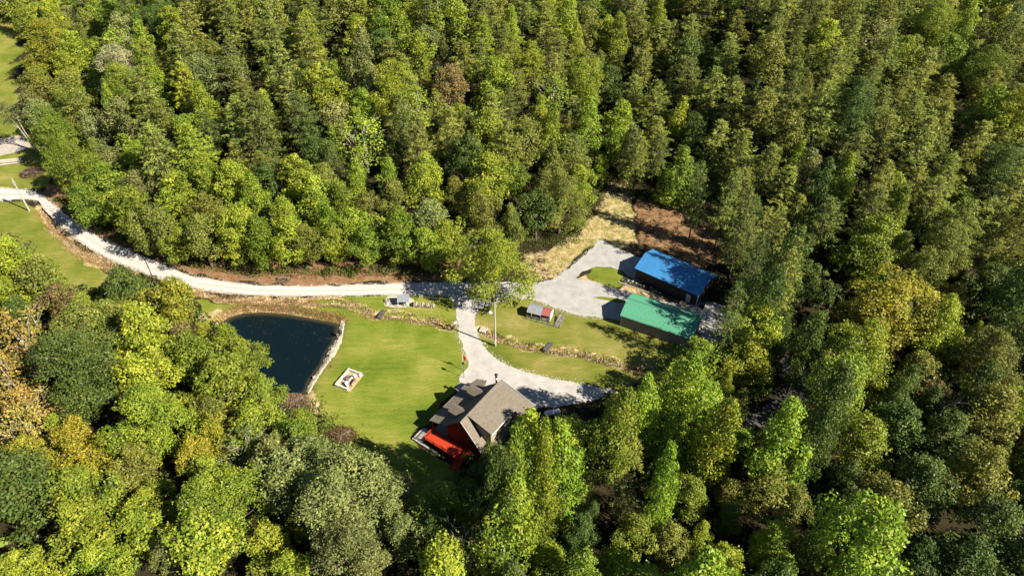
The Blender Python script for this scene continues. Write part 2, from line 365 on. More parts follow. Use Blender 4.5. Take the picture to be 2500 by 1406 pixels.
for k, Dl in enumerate(DITCHES):
    dd = dist_line(jx[q], jy[q], Dl); straw = np.maximum(straw, sstep((2.6, 2.2, 1.5)[k], .6, dd) * .72); dirt = np.maximum(dirt, sstep(1.8, .7, dd))
    straw *= 1 - .75 * sstep(.55, .1, dd)
ps = sdist(jx[q], jy[q], POND); pb = sstep(-2.2, -.3, ps)
straw = np.maximum(straw, pb * .6); dirt = np.maximum(dirt, pb); lawn *= 1 - pb * .8
dry = np.maximum(dry, sstep(-5, -1, ps) * .7)
cov[q, 0] = lawn; cov[q, 1] = straw; cov[q, 2] = dry; cov[q, 3] = dirt
ca = gm.color_attributes.new('cover', 'FLOAT_COLOR', 'POINT'); ca.data.foreach_set('color', cov.ravel())
tag(link(bpy.data.objects.new('ground', gm)), kind='structure')

# ------------------------------------------------------------------ roads and gravel yards
def sheet(name, poly, z, m, jit=.35, step=.8, seed=1):
    pts = []; n = len(poly)
    for i in range(n):
        a, b = poly[i], poly[(i + 1) % n]; L = math.hypot(b[0] - a[0], b[1] - a[1]); k = max(1, int(L / step))
        for j in range(k):
            t = j / k; pts.append((a[0] + (b[0] - a[0]) * t, a[1] + (b[1] - a[1]) * t))
    p = np.array(pts); p = (p + np.roll(p, 1, 0) + np.roll(p, -1, 0)) / 3
    p[:, 0] += (vnoise(p[:, 0] + seed * 9, p[:, 1], .9) - .5) * jit * 2 + rng.normal(0, jit * .18, len(p))
    p[:, 1] += (vnoise(p[:, 0], p[:, 1] + seed * 13, .9) - .5) * jit * 2 + rng.normal(0, jit * .18, len(p))
    V = [Vector((a, b, 0)) for a, b in p]
    tri = tessellate_polygon([V]); me = bpy.data.meshes.new(name)
    zz = z + terr(p[:, 0], p[:, 1])
    me.from_pydata([(a, b, c) for (a, b), c in zip(p, zz)], [], [tuple(t) for t in tri]); me.update()
    bm = bmesh.new(); bm.from_mesh(me); bmesh.ops.recalc_face_normals(bm, faces=bm.faces)
    if sum(f.normal.z for f in bm.faces) < 0: bmesh.ops.reverse_faces(bm, faces=bm.faces)
    bm.to_mesh(me); bm.free(); me.materials.append(m)
    return tag(link(bpy.data.objects.new(name, me)), kind='structure')
def gravel_track(name, col1, col2):
    m = mat(name, col1, .95, .1, nscale=1.1, col2=col2, bump=.35, bscale=8); t = m.node_tree
    return m
def ribbon(name, L, Rr, z, m):                # left and right edge polylines of equal length
    def dens(p):
        o = []
        for (ax, ay), (bx, by) in zip(p, p[1:]):
            for j in range(10): o.append((ax + (bx - ax) * j / 10, ay + (by - ay) * j / 10))
        o.append(p[-1]); a = np.array(o)
        for _ in range(4): a[1:-1] = (a[:-2] + a[1:-1] * 2 + a[2:]) / 4
        return a
    A = dens(L); B = dens(Rr); n = len(A); U = np.array([0, .04, .16, .27, .38, .5, .62, .73, .84, .96, 1.])
    V = []; uv = []
    for i in range(n):
        for j, u in enumerate(U):
            x, y = A[i] * (1 - u) + B[i] * u
            if j in (0, len(U) - 1):
                d = (A[i] - B[i]) / np.hypot(*(A[i] - B[i])) * (1 if j == 0 else -1); k = (vnoise(x, y, .8) - .5) * .9 + rng.normal(0, .10); x += d[0] * k; y += d[1] * k
            V.append((x, y, z + float(terr(x, y)))); uv.append((i * .6, u))
    Q = [(i * 11 + j, i * 11 + j + 1, (i + 1) * 11 + j + 1, (i + 1) * 11 + j) for i in range(n - 1) for j in range(10)]
    me = np_mesh(name, V, Q, m); ul = me.uv_layers.new(name='track'); lv = [uv[v] for f in Q for v in f]; ul.data.foreach_set('uv', np.array(lv, np.float32).ravel())
    o = link(bpy.data.objects.new(name, me)); 
    if me.polygons[0].normal.z < 0: me.flip_normals()
    return tag(o, kind='structure')
def road_mat(name, edge, track, mid):
    m = bpy.data.materials.new(name); m.use_nodes = True; t = m.node_tree; N = t.nodes; b = N['Principled BSDF']; b.inputs['Roughness'].default_value = .95; b.inputs['Specular IOR Level'].default_value = .1
    uvn = N.new('ShaderNodeUVMap'); uvn.uv_map = 'track'; s = N.new('ShaderNodeSeparateXYZ'); t.links.new(uvn.outputs[0], s.inputs[0])
    tc = N.new('ShaderNodeTexCoord'); n = N.new('ShaderNodeTexNoise'); n.inputs['Scale'].default_value = .9; n.inputs['Detail'].default_value = 7; n.inputs['Roughness'].default_value = .7; t.links.new(tc.outputs['Object'], n.inputs['Vector'])
    ad = N.new('ShaderNodeMath'); ad.operation = 'MULTIPLY_ADD'; ad.inputs[1].default_value = .28; t.links.new(n.outputs['Fac'], ad.inputs[0])
    sb = N.new('ShaderNodeMath'); sb.operation = 'SUBTRACT'; sb.inputs[1].default_value = .14; t.links.new(s.outputs['Y'], sb.inputs[0]); t.links.new(sb.outputs[0], ad.inputs[2])
    r = N.new('ShaderNodeValToRGB'); e = r.color_ramp.elements
    st = [(0, edge), (.2, track), (.33, track), (.5, mid), (.67, track), (.8, track), (1, edge)]
    while len(e) < len(st): e.new(.5)
    for k, (p, c) in enumerate(st): e[k].position = p; e[k].color = (*(v * .79 for v in c), 1)
    t.links.new(ad.outputs[0], r.inputs[0])
    n2 = N.new('ShaderNodeTexNoise'); n2.inputs['Scale'].default_value = 4; n2.inputs['Detail'].default_value = 6; t.links.new(tc.outputs['Object'], n2.inputs['Vector'])
    mr = N.new('ShaderNodeMapRange'); mr.inputs[1].default_value = .3; mr.inputs[2].default_value = .7; mr.inputs[3].default_value = .92; mr.inputs[4].default_value = 1.06; t.links.new(n2.outputs['Fac'], mr.inputs[0])
    mx = N.new('ShaderNodeMix'); mx.data_type = 'RGBA'; mx.blend_type = 'MULTIPLY'; mx.inputs[0].default_value = 1; t.links.new(r.outputs[0], mx.inputs[6]); t.links.new(mr.outputs[0], mx.inputs[7]); t.links.new(mx.outputs[2], b.inputs['Base Color'])
    bp = N.new('ShaderNodeBump'); bp.inputs['Strength'].default_value = .1; bp.inputs['Distance'].default_value = .04; n3 = N.new('ShaderNodeTexNoise'); n3.inputs['Scale'].default_value = 9; t.links.new(tc.outputs['Object'], n3.inputs['Vector']); t.links.new(n3.outputs['Fac'], bp.inputs['Height']); t.links.new(bp.outputs[0], b.inputs['Normal'])
    return m
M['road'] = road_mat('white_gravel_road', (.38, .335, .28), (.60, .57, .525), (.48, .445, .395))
M['shadedrive'] = road_mat('shade_toned_gravel_lane', (.055, .045, .035), (.11, .105, .095), (.075, .067, .056))  # gravel colour darkened to paint in the tree shade over the lane
up_ = PL([(-260,430),(0,457),(45,463),(76,463),(104,478),(143,509),(185,543),(239,577),(299,605),(352,627),(420,656),(472,675),(580,692),(706,699),(832,697),(976,691),(1110,689),(1215,689)])
lo_ = PL([(-260,470),(0,493),(45,487),(69,486),(97,493),(119,527),(149,558),(209,602),(269,637),(329,661),(410,687),(508,713),(610,722),(720,724),(832,722),(976,721),(1095,722),(1200,722)])
ribbon('gravel_road', up_, lo_, .035, M['road'])
sheet('driveway', PL([(1085,710),(1112,745),(1117,782),(1120,821),(1133,850),(1142,880),(1144,900),(1124,915),(1112,955),(1130,985),(1215,1010),(1290,1000),(1318,992),(1350,994),(1400,988),(1460,973),(1515,964),(1515,956),(1426,939),(1347,924),(1258,900),(1216,878),(1186,853),(1168,824),(1162,802),(1157,770),(1180,745),(1210,712)]), .045, M['gravel'], .28, .7, 2)
sheet('gravel_yard', PL([(1180,690),(1306,690),(1351,685),(1385,658),(1419,631),(1448,605),(1463,585),(1477,585),(1492,600),(1535,617),(1590,640),(1600,690),(1540,690),(1522,661),(1492,653),(1455,651),(1424,664),(1400,682),(1434,684),(1480,698),(1507,706),(1548,717),(1614,733),(1673,744),(1700,735),(1745,740),(1790,755),(1816,774),(1800,810),(1771,828),(1700,850),(1640,800),(1480,778),(1472,776),(1416,770),(1374,758),(1330,742),(1301,730),(1210,738),(1165,757)]), .055, M['gravel2'], .3, .7, 3)
sheet('grass_island', PL([(1443,726),(1480,724),(1532,734),(1520,741),(1491,736)]), .066, M['ground'], .2, .6, 4)
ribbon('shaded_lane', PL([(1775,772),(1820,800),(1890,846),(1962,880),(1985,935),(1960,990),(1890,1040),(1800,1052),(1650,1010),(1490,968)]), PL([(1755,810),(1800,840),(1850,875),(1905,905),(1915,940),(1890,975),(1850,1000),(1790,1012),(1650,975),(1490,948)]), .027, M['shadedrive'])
sheet('rubble_pad', PL([(-60,345),(0,341),(43,331),(77,347),(73,364),(34,373),(0,383),(-60,392)]), .05, mat('rubble', (.30, .26, .22), .95, .05, nscale=1.2, col2=(.58, .52, .45)), .5, .8, 5)
sheet('gravel_pad', PL([(935,735),(950,723),(985,719),(1008,728),(1012,742),(995,751),(965,753),(940,747)]), .05, mat('pad_gravel', (.38, .33, .27), .95, .05, nscale=2.2, col2=(.60, .54, .46)), .25, .6, 6)
_pp = []
for (ax, ay), (bx, by) in zip(POND, POND[1:] + POND[:1]):
    for j in range(4): _pp.append((ax + (bx - ax) * j / 4, ay + (by - ay) * j / 4))
_pp = np.array(_pp)
for _ in range(3): _pp = (np.roll(_pp, 1, 0) + 2 * _pp + np.roll(_pp, -1, 0)) / 4
_pp = _pp + rng.normal(0, .06, _pp.shape); _ct = np.array([-47.5, 95.5])
_o = _ct + (_pp - _ct) * 1.05; _i1 = _ct + (_pp - _ct) * .90; _n = len(_pp)
_V = [(a, c_, -.75) for a, c_ in np.concatenate([_o, _i1])]; _F = [(k, (k + 1) % _n, _n + (k + 1) % _n, _n + k) for k in range(_n)]
_F += [tuple(_n + q_ for q_ in tr_) for tr_ in tessellate_polygon([[Vector((a, c_, 0)) for a, c_ in _i1]])]
wmesh = bpy.data.meshes.new('pond_water'); wmesh.from_pydata(_V, [], _F); wmesh.update()
_bm = bmesh.new(); _bm.from_mesh(wmesh); bmesh.ops.recalc_face_normals(_bm, faces=_bm.faces)
if sum(f.normal.z for f in _bm.faces) < 0: bmesh.ops.reverse_faces(_bm, faces=_bm.faces)
_bm.to_mesh(wmesh); _bm.free(); wmesh.materials.append(M['water'])
_sa = wmesh.attributes.new('shallow', 'FLOAT', 'POINT'); _sa.data.foreach_set('value', np.concatenate([np.ones(_n), np.zeros(_n)]).astype(np.float32))
tag(link(bpy.data.objects.new('pond_water', wmesh)), kind='structure')

gi = bpy.data.objects['grass_island'].data
_c = gi.color_attributes.new('cover', 'FLOAT_COLOR', 'POINT'); _c.data.foreach_set('color', np.tile(np.array([1, 0, .6, 0], np.float32), (len(gi.vertices), 1)).ravel())

# ------------------------------------------------------------------ house (x along the ridge, y towards the lawn)
house = empty('house', (-8.39, 72.37, 0), R_(54.7), 'tan shingled house with steep gable, red deck, dormers and shed-roofed back', 'house')
RZ = 8.0
def hslab(name, pts, t=.14, m='shingle', par=house): return MB().slab(pts, t).build(name, M[m], par)
w_ = MB()
w_.add([(.25, 3.5, 0), (.25, -3.75, 0), (.25, -3.75, 2.95), (.25, 0, 7.8), (.25, 3.5, 4.2)], [(0, 1, 2, 3, 4)])
w_.build('front_gable_wall', M['redwall'], house)
w2 = MB(); w2.box(.3, 10.1, 3.35, 3.5, 0, 4.1); w2.box(.3, 10.1, -3.75, -3.6, 0, 2.9)
w2.add([(10.1, 3.5, 0), (10.1, -3.75, 0), (10.1, -3.75, 2.95), (10.1, 0, 7.8), (10.1, 3.5, 4.2)], [(4, 3, 2, 1, 0)]); w2.build('wall', M['siding'], house)
roof = hslab('roof', [(-.15, 0, RZ), (10.35, 0, RZ), (10.35, 3.6, 4.4), (-.15, 3.6, 4.4)])
hslab('porch_roof', [(-.25, 3.58, 4.40), (10.45, 3.58, 4.40), (10.45, 7.0, 3.3), (-.25, 7.0, 3.3)], .12)
hslab('roof_slope', [(10.35, 0, RZ), (-.15, 0, RZ), (-.15, -4.0, 3.0), (10.35, -4.0, 3.0)])
MB().slab([(-.17, -.12, RZ + .02), (10.37, -.12, RZ + .02), (10.37, 0, RZ + .08), (-.17, 0, RZ + .08)], .05).slab([(-.17, 0, RZ + .08), (10.37, 0, RZ + .08), (10.37, .12, RZ + .01), (-.17, .12, RZ + .01)], .05).build('ridge_cap', M['shingle'], house)
# shed dormer over the back slope and the wider rear bay
hslab('shed_dormer_roof', [(7.85, -.02, RZ + .05), (1.5, -.02, RZ + .05), (1.5, -5.15, 6.58), (7.85, -5.15, 6.58)], .16)
hslab('rear_bay_roof', [(11.0, -.02, RZ + .03), (7.86, -.02, RZ + .03), (7.86, -7.2, 6.0), (11.2, -7.2, 6.0)], .16)
d = MB(); d.box(1.8, 7.7, -4.7, -1.5, 0, 6.45); d.build('dormer_wall', M['siding'], house)
d = MB(); d.box(7.95, 10.8, -6.75, -2, 0, 5.95); d.build('rear_bay_wall', M['siding'], house)
for s0, wd, z0 in ((4.55, .55, 4.75), (5.35, .55, 4.75), (2.7, .7, 1.2), (6.6, .8, 1.2)):
    f = MB().box(s0 - .08, s0 + wd + .08, -4.77, -4.69, z0 - .08, z0 + 1.08).build('window', M['whitetrim'], house)
    MB().box(s0, s0 + wd, -4.79, -4.775, z0, z0 + 1.0).build('pane', M['glass'], f)
MB().slab([(7.9, -4.72, 3.0), (1.6, -4.72, 3.0), (1.6, -5.05, 2.8), (7.9, -5.05, 2.8)], .08).build('skirt_roof', M['shingle'], house)
# two gabled dormers on the lawn slope
for sc in (2.65, 7.8):
    dm = MB()
    dm.add([(sc - .8, 4.0, 4.1), (sc + .8, 4.0, 4.1), (sc + .8, 4.0, 5.9), (sc, 4.0, 6.72), (sc - .8, 4.0, 5.9)], [(4, 3, 2, 1, 0)])
    dm.box(sc - .8, sc - .68, 2.2, 3.99, 4.1, 5.88).box(sc + .68, sc + .8, 2.2, 3.99, 4.1, 5.88)
    dw = dm.build('dormer', M['siding'], house)
    MB().slab([(sc - .95, 4.3, 5.82), (sc, 4.3, 6.82), (sc, 1.1, 6.82), (sc - .95, 2.0, 5.82)], .1).slab([(sc, 4.3, 6.82), (sc + .95, 4.3, 5.82), (sc + .95, 2.0, 5.82), (sc, 1.1, 6.82)], .1).build('dormer_roof', M['shingle'], dw)
    MB().box(sc - .4, sc + .4, 4.01, 4.05, 4.75, 5.75).build('dormer_window', M['whitetrim'], dw)
# entry lean-to at the far end and white barge boards
hslab('entry_roof', [(10.5, 3.6, 3.9), (12.7, 4.3, 3.5), (12.2, 6.3, 3.1), (10.5, 6.6, 3.2)], .1)
for a, b in (((12.5, 4.4), 3.4), ((12.05, 6.2), 3.05)): MB().box(a[0] - .06, a[0] + .06, a[1] - .06, a[1] + .06, 0, b).build('entry_post', M['whitetrim'], house)
MB().slab([(-.2, 0, RZ + .06), (-.2, -4.05, 3.0), (-.2, -4.05, 2.78), (-.2, 0, RZ - .22)], .05).build('barge_board', M['whitetrim'], house)
MB().slab([(11.25, -.02, RZ + .08), (11.25, -7.25, 6.04), (11.25, -7.25, 5.82), (11.25, -.02, RZ - .16)], .05).build('barge_board', M['whitetrim'], house)
MB().box(1.46, 7.9, -5.22, -5.15, 6.36, 6.6).build('gutter', M['whitetrim'], house)
MB().box(-.28, 10.48, 7.0, 7.07, 3.14, 3.32).build('gutter', M['greywood'], house)
for s_ in (.1, 2.6, 5.1, 7.6, 10.1): MB().box(s_ - .07, s_ + .07, 6.7, 6.84, 0, 3.25).build('porch_post', M['redwood'], house)
MB().box(.3, 10.3, 3.52, 6.9, .02, .30).build('porch_floor', M['greywood'], house)
# stove pipe
ch = MB().lathe((10.55, .55, 0), [(.16, 6.9), (.16, 8.3)], 12).build('chimney_pipe', M['black'], house, smooth=False)
MB().lathe((10.55, .55, 0), [(.20, 8.3), (.20, 8.75)], 12).build('pipe_section', M['tank'], ch)
MB().lathe((10.55, .55, 0), [(.21, 8.75), (.21, 9.1)], 12).build('pipe_section', M['black'], ch)
MB().lathe((10.55, .55, 0), [(.17, 9.1), (.17, 9.4), (.34, 9.42), (.05, 9.75)], 12).build('chimney_cap', M['black'], ch)
# red deck with railings and stairs
dk = MB()
for k in range(19): dk.box(-2.6 + k * .14, -2.6 + k * .14 + .125, -1.8, 6.5, .92, .96)
dk.box(-2.6, .05, -1.78, 6.48, .70, .90); deck = dk.build('deck', M['redwood'], house)
for (x, y) in [(-2.6, y) for y in (6.4, 4.35, 2.3, .25, -1.7)] + [(-.15, 6.4), (-.15, -1.7)]:
    MB().box(x - .06, x + .06, y - .06, y + .06, 0, 2.0).build('railing_post', M['redwood'], deck)
for a, b in (((-2.6, 6.4), (-2.6, -.4)), ((-2.6, 6.4), (-.1, 6.4)), ((-1.0, -1.7), (-.1, -1.7))):
    rl = MB(); x0, x1 = sorted((a[0], b[0])); y0, y1 = sorted((a[1], b[1]))
    rl.box(x0 - .07, x1 + .07, y0 - .07, y1 + .07, 1.86, 1.93); rail = rl.build('top_rail', M['redwood'], deck); MB().box(x0 - .03, x1 + .03, y0 - .03, y1 + .03, 1.05, 1.11).build('bottom_rail', M['redwood'], deck)
    bl = MB(); L = max(x1 - x0, y1 - y0); n = int(L / .16)
    for i in range(1, n):
        t = i / n; x = x0 + (x1 - x0) * t; y = y0 + (y1 - y0) * t; bl.box(x - .02, x + .02, y - .02, y + .02, 1.11, 1.86)
    tag(bl.build('balusters', M['redwood'], rail), kind='stuff')
stair = empty('stairs', (0, 0, 0)); stair.parent = house
for k in range(6): MB().box(-2.75 - k * .3, -2.47 - k * .3, -1.75, -.45, .74 - k * .15, .79 - k * .15).build('step', M['redwood'], stair)
for y in (-1.8, -.4): MB().slab([(-2.6, y, .85), (-4.4, y, .02), (-4.4, y, -.1), (-2.6, y, .65)], .05).slab([(-2.6, y, 1.93), (-4.4, y, .95), (-4.4, y, .88), (-2.6, y, 1.86)], .05).box(-4.4, -4.32, y - .04, y + .04, 0, .93).build('stringer', M['redwood'], stair)
pat = empty('patio', (-8.39, 72.37, 0), R_(54.7), 'grey paved slab with dark and pale stone edging at the end of the red deck', 'patio')
MB().box(-3.0, -.4, 6.75, 8.7, 0, .30).build('paving', M['concrete'], pat)
MB().box(-3.12, -3.0, 3.2, 8.82, 0, .42).box(-3.0, -.4, 8.7, 8.82, 0, .42).build('edging', M['black'], pat)
k = 0
for y in np.arange(2.6, 8.7, .62): MB().box(-3.45, -3.15, y, y + .57, 0, .34 + .03 * (k % 3)).build('edging_stone', M['concrete'], pat, .03); k += 1

# ------------------------------------------------------------------ propane tank
pt = empty('propane_tank', (7.25, 79.95, 0), R_(14), 'white propane tank on short feet behind the house on the gravel', 'tank')
MB().lathe((0, 0, .85), [(.12, -1.5), (.34, -1.42), (.47, -1.22), (.5, -1.05), (.5, 1.05), (.47, 1.22), (.34, 1.42), (.12, 1.5)], 20, 'x').build('vessel', M['tank'], pt, smooth=True)
MB().lathe((0, 0, 1.33), [(.2, 0), (.2, .16), (.12, .22)], 14).build('valve_dome', M['tank'], pt)
for x in (-.85, .85): MB().box(x - .07, x + .07, -.3, .3, 0, .42).build('foot', M['tank'], pt)

# ------------------------------------------------------------------ green roofed carport barn
barn = empty('metal_barn', (22.35, 103.3, 0), math.atan2(96.6 - 103.3, 35.25 - 22.35), 'clay coloured metal garage with rounded green ribbed roof', 'barn')
BL, BW = 14.6, 7.2
prof = [(-.28, 2.85), (-.12, 3.02), (.35, 3.24), (1.2, 3.62), (BW / 2, 4.55)]
prof = prof + [(BW - y, z) for y, z in prof[-2::-1]]
def barn_wall(y, sgn, name):
    n = int(BL / .19); V = []; F = []
    for i in range(n * 2 + 1):
        x = BL * i / (n * 2); off = (0.0, .07)[(i // 1) % 2] if True else 0
        V += [(x, y - sgn * off, 0), (x, y - sgn * off, 3.0)]
    F = [(2 * i, 2 * i + 2, 2 * i + 3, 2 * i + 1) for i in range(n * 2)]
    return MB().add(V, F).build(name, M['claywall'], barn)
barn_wall(0, 1, 'wall'); barn_wall(BW, -1, 'wall')
g = MB(); g.add([(.02, 0, 0), (.02, BW, 0), (.02, BW, 3.05), (.02, BW / 2, 4.45), (.02, 0, 3.05)], [(0, 1, 2, 3, 4)]); g.build('gable_wall', M['claywall'], barn)
g = MB(); g.add([(BL - .02, 0, 2.7), (BL - .02, BW, 2.7), (BL - .02, BW, 3.05), (BL - .02, BW / 2, 4.45), (BL - .02, 0, 3.05)], [(4, 3, 2, 1, 0)]); g.box(BL - .06, BL - .02, 0, 1.0, 0, 2.7).box(BL - .06, BL - .02, BW - 1.0, BW, 0, 2.7); g.build('gable_wall', M['claywall'], barn)
for x, y in ((0, 0), (BL, 0), (0, BW), (BL, BW), (BL, 1.05), (BL, BW - 1.05)): MB().box(x - .07, x + .07, y - .09, y + .09, 0, 2.95).build('corner_trim', M['whitetrim'], barn)
for xx in (BL + .04,):
    MB().slab([(xx, .05, 2.75), (xx, .05, 2.95), (xx, BW / 2, 4.5), (xx, BW - .05, 2.95), (xx, BW - .05, 2.75), (xx, BW / 2, 4.25)], .05).build('gable_trim', M['whitetrim'], barn)
npan = 16; pw = (BL + .6) / npan; first = None
for side in (0, 1):
    pr = prof[:5] if side == 0 else prof[4:]
    for i in range(npan):
        x0 = -.3 + i * pw + .012; x1 = x0 + pw - .024
        if first is None or i == 0:
            mb = MB(); V = []; n = len(pr)
            for x in (0, pw - .024):
                V += [(x, y, z) for y, z in pr]
            mb.add(V, [(k, n + k, n + k + 1, k + 1) for k in range(n - 1)])
            for xr in (0, (pw - .024) / 3, (pw - .024) * 2 / 3):    # raised ribs
                mb.add([(xr + dx, y, z + dz) for (dx, dz) in ((0, .002), (.025, .05), (.05, .002)) for y, z in pr],
                       [(r * n + k, (r + 1) * n + k, (r + 1) * n + k + 1, r * n + k + 1) for r in (0, 1) for k in range(n - 1)])
            o = mb.build('roof_panel', M['greenmetal'], barn); first = o; o.location.x = x0
        else:
            o = first.copy(); link(o, barn); o.location.x = x0
    first = None
MB().slab([(-.32, BW / 2 - .16, 4.53), (BL + .32, BW / 2 - .16, 4.53), (BL + .32, BW / 2, 4.61), (-.32, BW / 2, 4.61)], .03).slab([(-.32, BW / 2, 4.61), (BL + .32, BW / 2, 4.61), (BL + .32, BW / 2 + .16, 4.53), (-.32, BW / 2 + .16, 4.53)], .03).build('ridge_cap', mat('ridge_green', (.06, .23, .14), .5, .4), barn)
MB().box(.3, BL - .4, .3, BW - .3, .05, .07).build('floor_slab', M['concrete'], barn)

# ------------------------------------------------------------------ blue roofed shed
shed = empty('metal_shed', (27.35, 118.15, 0), math.atan2(109.15 - 118.15, 39.15 - 27.35), 'dark brown metal shed with bright blue roof', 'shed')
SL, SW = 14.8, 7.9
s_ = MB(); s_.box(0, SL, 0, .12, 0, 3.15); s_.box(0, SL, SW - .12, SW, 0, 3.15)
s_.add([(0, .12, 0), (0, SW - .12, 0), (0, SW - .12, 3.2), (0, SW / 2, 4.45), (0, .12, 3.2)], [(4, 3, 2, 1, 0)]); s_.add([(SL, .12, 0), (SL, SW - .12, 0), (SL, SW - .12, 3.2), (SL, SW / 2, 4.45), (SL, .12, 3.2)], [(0, 1, 2, 3, 4)])
for i in range(1, 49): s_.box(i * SL / 49 - .02, i * SL / 49 + .02, -.03, .01, 0, 3.15)
s_.build('wall', M['barnwall'], shed)
ya, yb, za, zb = -.35, SW / 2, 3.12, 4.62
def seams(side):
    y0 = ya if side == 0 else SW - ya; mb = MB()
    mb.slab([(-.35, y0, za), (SL + .35, y0, za), (SL + .35, yb, zb), (-.35, yb, zb)], .05 * (1 if side == 0 else -1))
    for i in range(51):
        x = -.33 + i * (SL + .66) / 50; mb.slab([(x - .012, y0, za + .035), (x + .012, y0, za + .035), (x + .012, yb, zb + .035), (x - .012, yb, zb + .035)], .045 * (1 if side == 0 else -1))
    return mb.build('roof', M['bluemetal'], shed)
seams(0); seams(1)
MB().slab([(-.37, yb - .2, zb - .02), (SL + .37, yb - .2, zb - .02), (SL + .37, yb, zb + .07), (-.37, yb, zb + .07)], .03).slab([(-.37, yb, zb + .07), (SL + .37, yb, zb + .07), (SL + .37, yb + .2, zb - .02), (-.37, yb + .2, zb - .02)], .03).build('ridge_cap', M['bluemetal'], shed)
dr = MB().box(SL - 2.55, SL - 1.55, -.07, 0, .1, 2.15).build('door', M['whitetrim'], shed); MB().box(SL - 1.72, SL - 1.64, -.12, -.07, 1.05, 1.15).build('handle', M['black'], dr)
MB().box(SL - .12, SL + .06, -.06, .12, 0, 3.1).build('corner_trim', M['whitetrim'], shed)
# bits round the shed
def local(o, x, y): 
    c, s = math.cos(o.rotation_euler.z), math.sin(o.rotation_euler.z); return o.location.x + c * x - s * y, o.location.y + s * x + c * y
x, y = local(shed, SL - 2.2, -1.2)
st = empty('door_step', (x, y, 0), shed.rotation_euler.z, 'pale timber step platform below the white door of the dark shed', 'step')
for k in range(5): MB().box(-1.0, 1.0, -.5 + k * .2, -.31 + k * .2, .3, .34).build('board', M['tanwood'], st)
MB().box(-.95, .95, -.45, .45, .06, .3).build('frame', M['tanwood'], st); MB().box(-.9, .9, -.95, -.55, .06, .18).build('lower_step', M['tanwood'], st)
x, y = local(shed, SL + 1.1, .4)
bn = empty('trash_bin', (x, y, .05), shed.rotation_euler.z + .3, 'black wheeled bin with blue-grey lid at the corner of the dark shed', 'bin')
MB().add([(-.45,-.4,0),(.45,-.4,0),(.45,.4,0),(-.45,.4,0),(-.55,-.5,1.1),(.55,-.5,1.1),(.55,.5,1.1),(-.55,.5,1.1)], [(3,2,1,0),(4,5,6,7),(0,1,5,4),(1,2,6,5),(2,3,7,6),(3,0,4,7)]).build('body', M['black'], bn)
MB().slab([(-.6,-.55,1.12),(.6,-.55,1.12),(.6,.6,1.2),(-.6,.6,1.2)], .06).build('lid', mat('bin_lid', (.05, .09, .13), .4, .5), bn)
for sx in (-.4, .4): MB().lathe((sx - .04, .48, .15), [(.15, 0), (.15, .08)], 12, 'x').build('wheel', M['black'], bn)
x, y = G(1542, 612); lp = empty('timber_stack', (x, y, 0), R_(-27), 'stack of long dark brown timbers on the straw beside the shed with blue roof', 'timber stack')
for k, (yy, zz, L) in enumerate(((-.5, 0, 4.2), (-.15, 0, 4.5), (.2, 0, 4.3), (.55, 0, 4.4), (-.3, .22, 4.4), (.35, .22, 4.1))): MB().box(-L / 2 + .1 * k, L / 2 + .1 * k, yy - .14, yy + .14, zz, zz + .2).build('timber', M['brownwood'], lp)
# flower bed with timber edge
BED = PL([(1511,690),(1526,672),(1560,687),(1590,702),(1621,716),(1615,725),(1560,706)])
fb = empty('flower_bed', (*G(1560, 697), 0), 0, 'long mulched flower bed with stones and timber edge along the dark shed', 'flower bed')
fx0, fy0 = fb.location.x, fb.location.y
tri = tessellate_polygon([[Vector((a, b, 0)) for a, b in BED]])
MB().add([(a - fx0, b - fy0, .07) for a, b in BED], tri).build('mulch', M['mulch'], fb)
ed = PL([(1510,690),(1543,701),(1580,714),(1618,727)])
for a, b in zip(ed, ed[1:]): MB().tube((a[0] - fx0, a[1] - fy0, .14), (b[0] - fx0, b[1] - fy0, .14), .13, n=8).build('edging_log', M['tanwood'], fb)
for k in range(26):
    t = random.random(); a = BED[0][0] + (BED[4][0] - BED[0][0]) * t + random.uniform(-.3, 1.2); b = BED[0][1] + (BED[4][1] - BED[0][1]) * t + random.uniform(.1, 1.4)
    if inside([a], [b], BED)[0]: MB().rock((a - fx0, b - fy0, .12), random.uniform(.12, .25), .7, k).build('bed_stone', M['stone'], fb)
def leafballs(cs, n, leaf, seed):
    r = np.random.default_rng(seed); V = []; Q = []
    for (cx, cy, cz, rad) in cs:
        d = r.normal(size=(n, 3)); d /= np.linalg.norm(d, axis=1)[:, None]; d[:, 2] = np.abs(d[:, 2])
        p = np.array([cx, cy, cz]) + d * rad * r.uniform(.6, 1.05, (n, 1)); nn = d + r.normal(size=(n, 3)) * .5
        v, q_ = cards(p, nn, leaf * r.uniform(.6, 1.3, n), .6, r, len(V) if False else 0)
        V.append(v); Q.append(q_)
    off = 0; Qo = []
    for v, q_ in zip(V, Q): Qo.append(q_ + off); off += len(v)
    return np.concatenate(V), np.concatenate(Qo)
def cards(p, nn, size, asp, r, _=0, tang=None, droop=.12):
    nn = nn / (np.linalg.norm(nn, axis=1)[:, None] + 1e-9)
    t = r.normal(size=p.shape) if tang is None else tang
    t = t - nn * (t * nn).sum(1)[:, None]; t /= np.linalg.norm(t, axis=1)[:, None] + 1e-9
    b = np.cross(nn, t); s = np.asarray(size)[:, None] * .5
    a0 = p + t * s - nn * s * droop; a1 = p + b * s * asp; a2 = p - t * s - nn * s * droop; a3 = p - b * s * asp
    V = np.stack([a0, a1, a2, a3], 1).reshape(-1, 3); Q = np.arange(len(V)).reshape(-1, 4)
    return V, Q
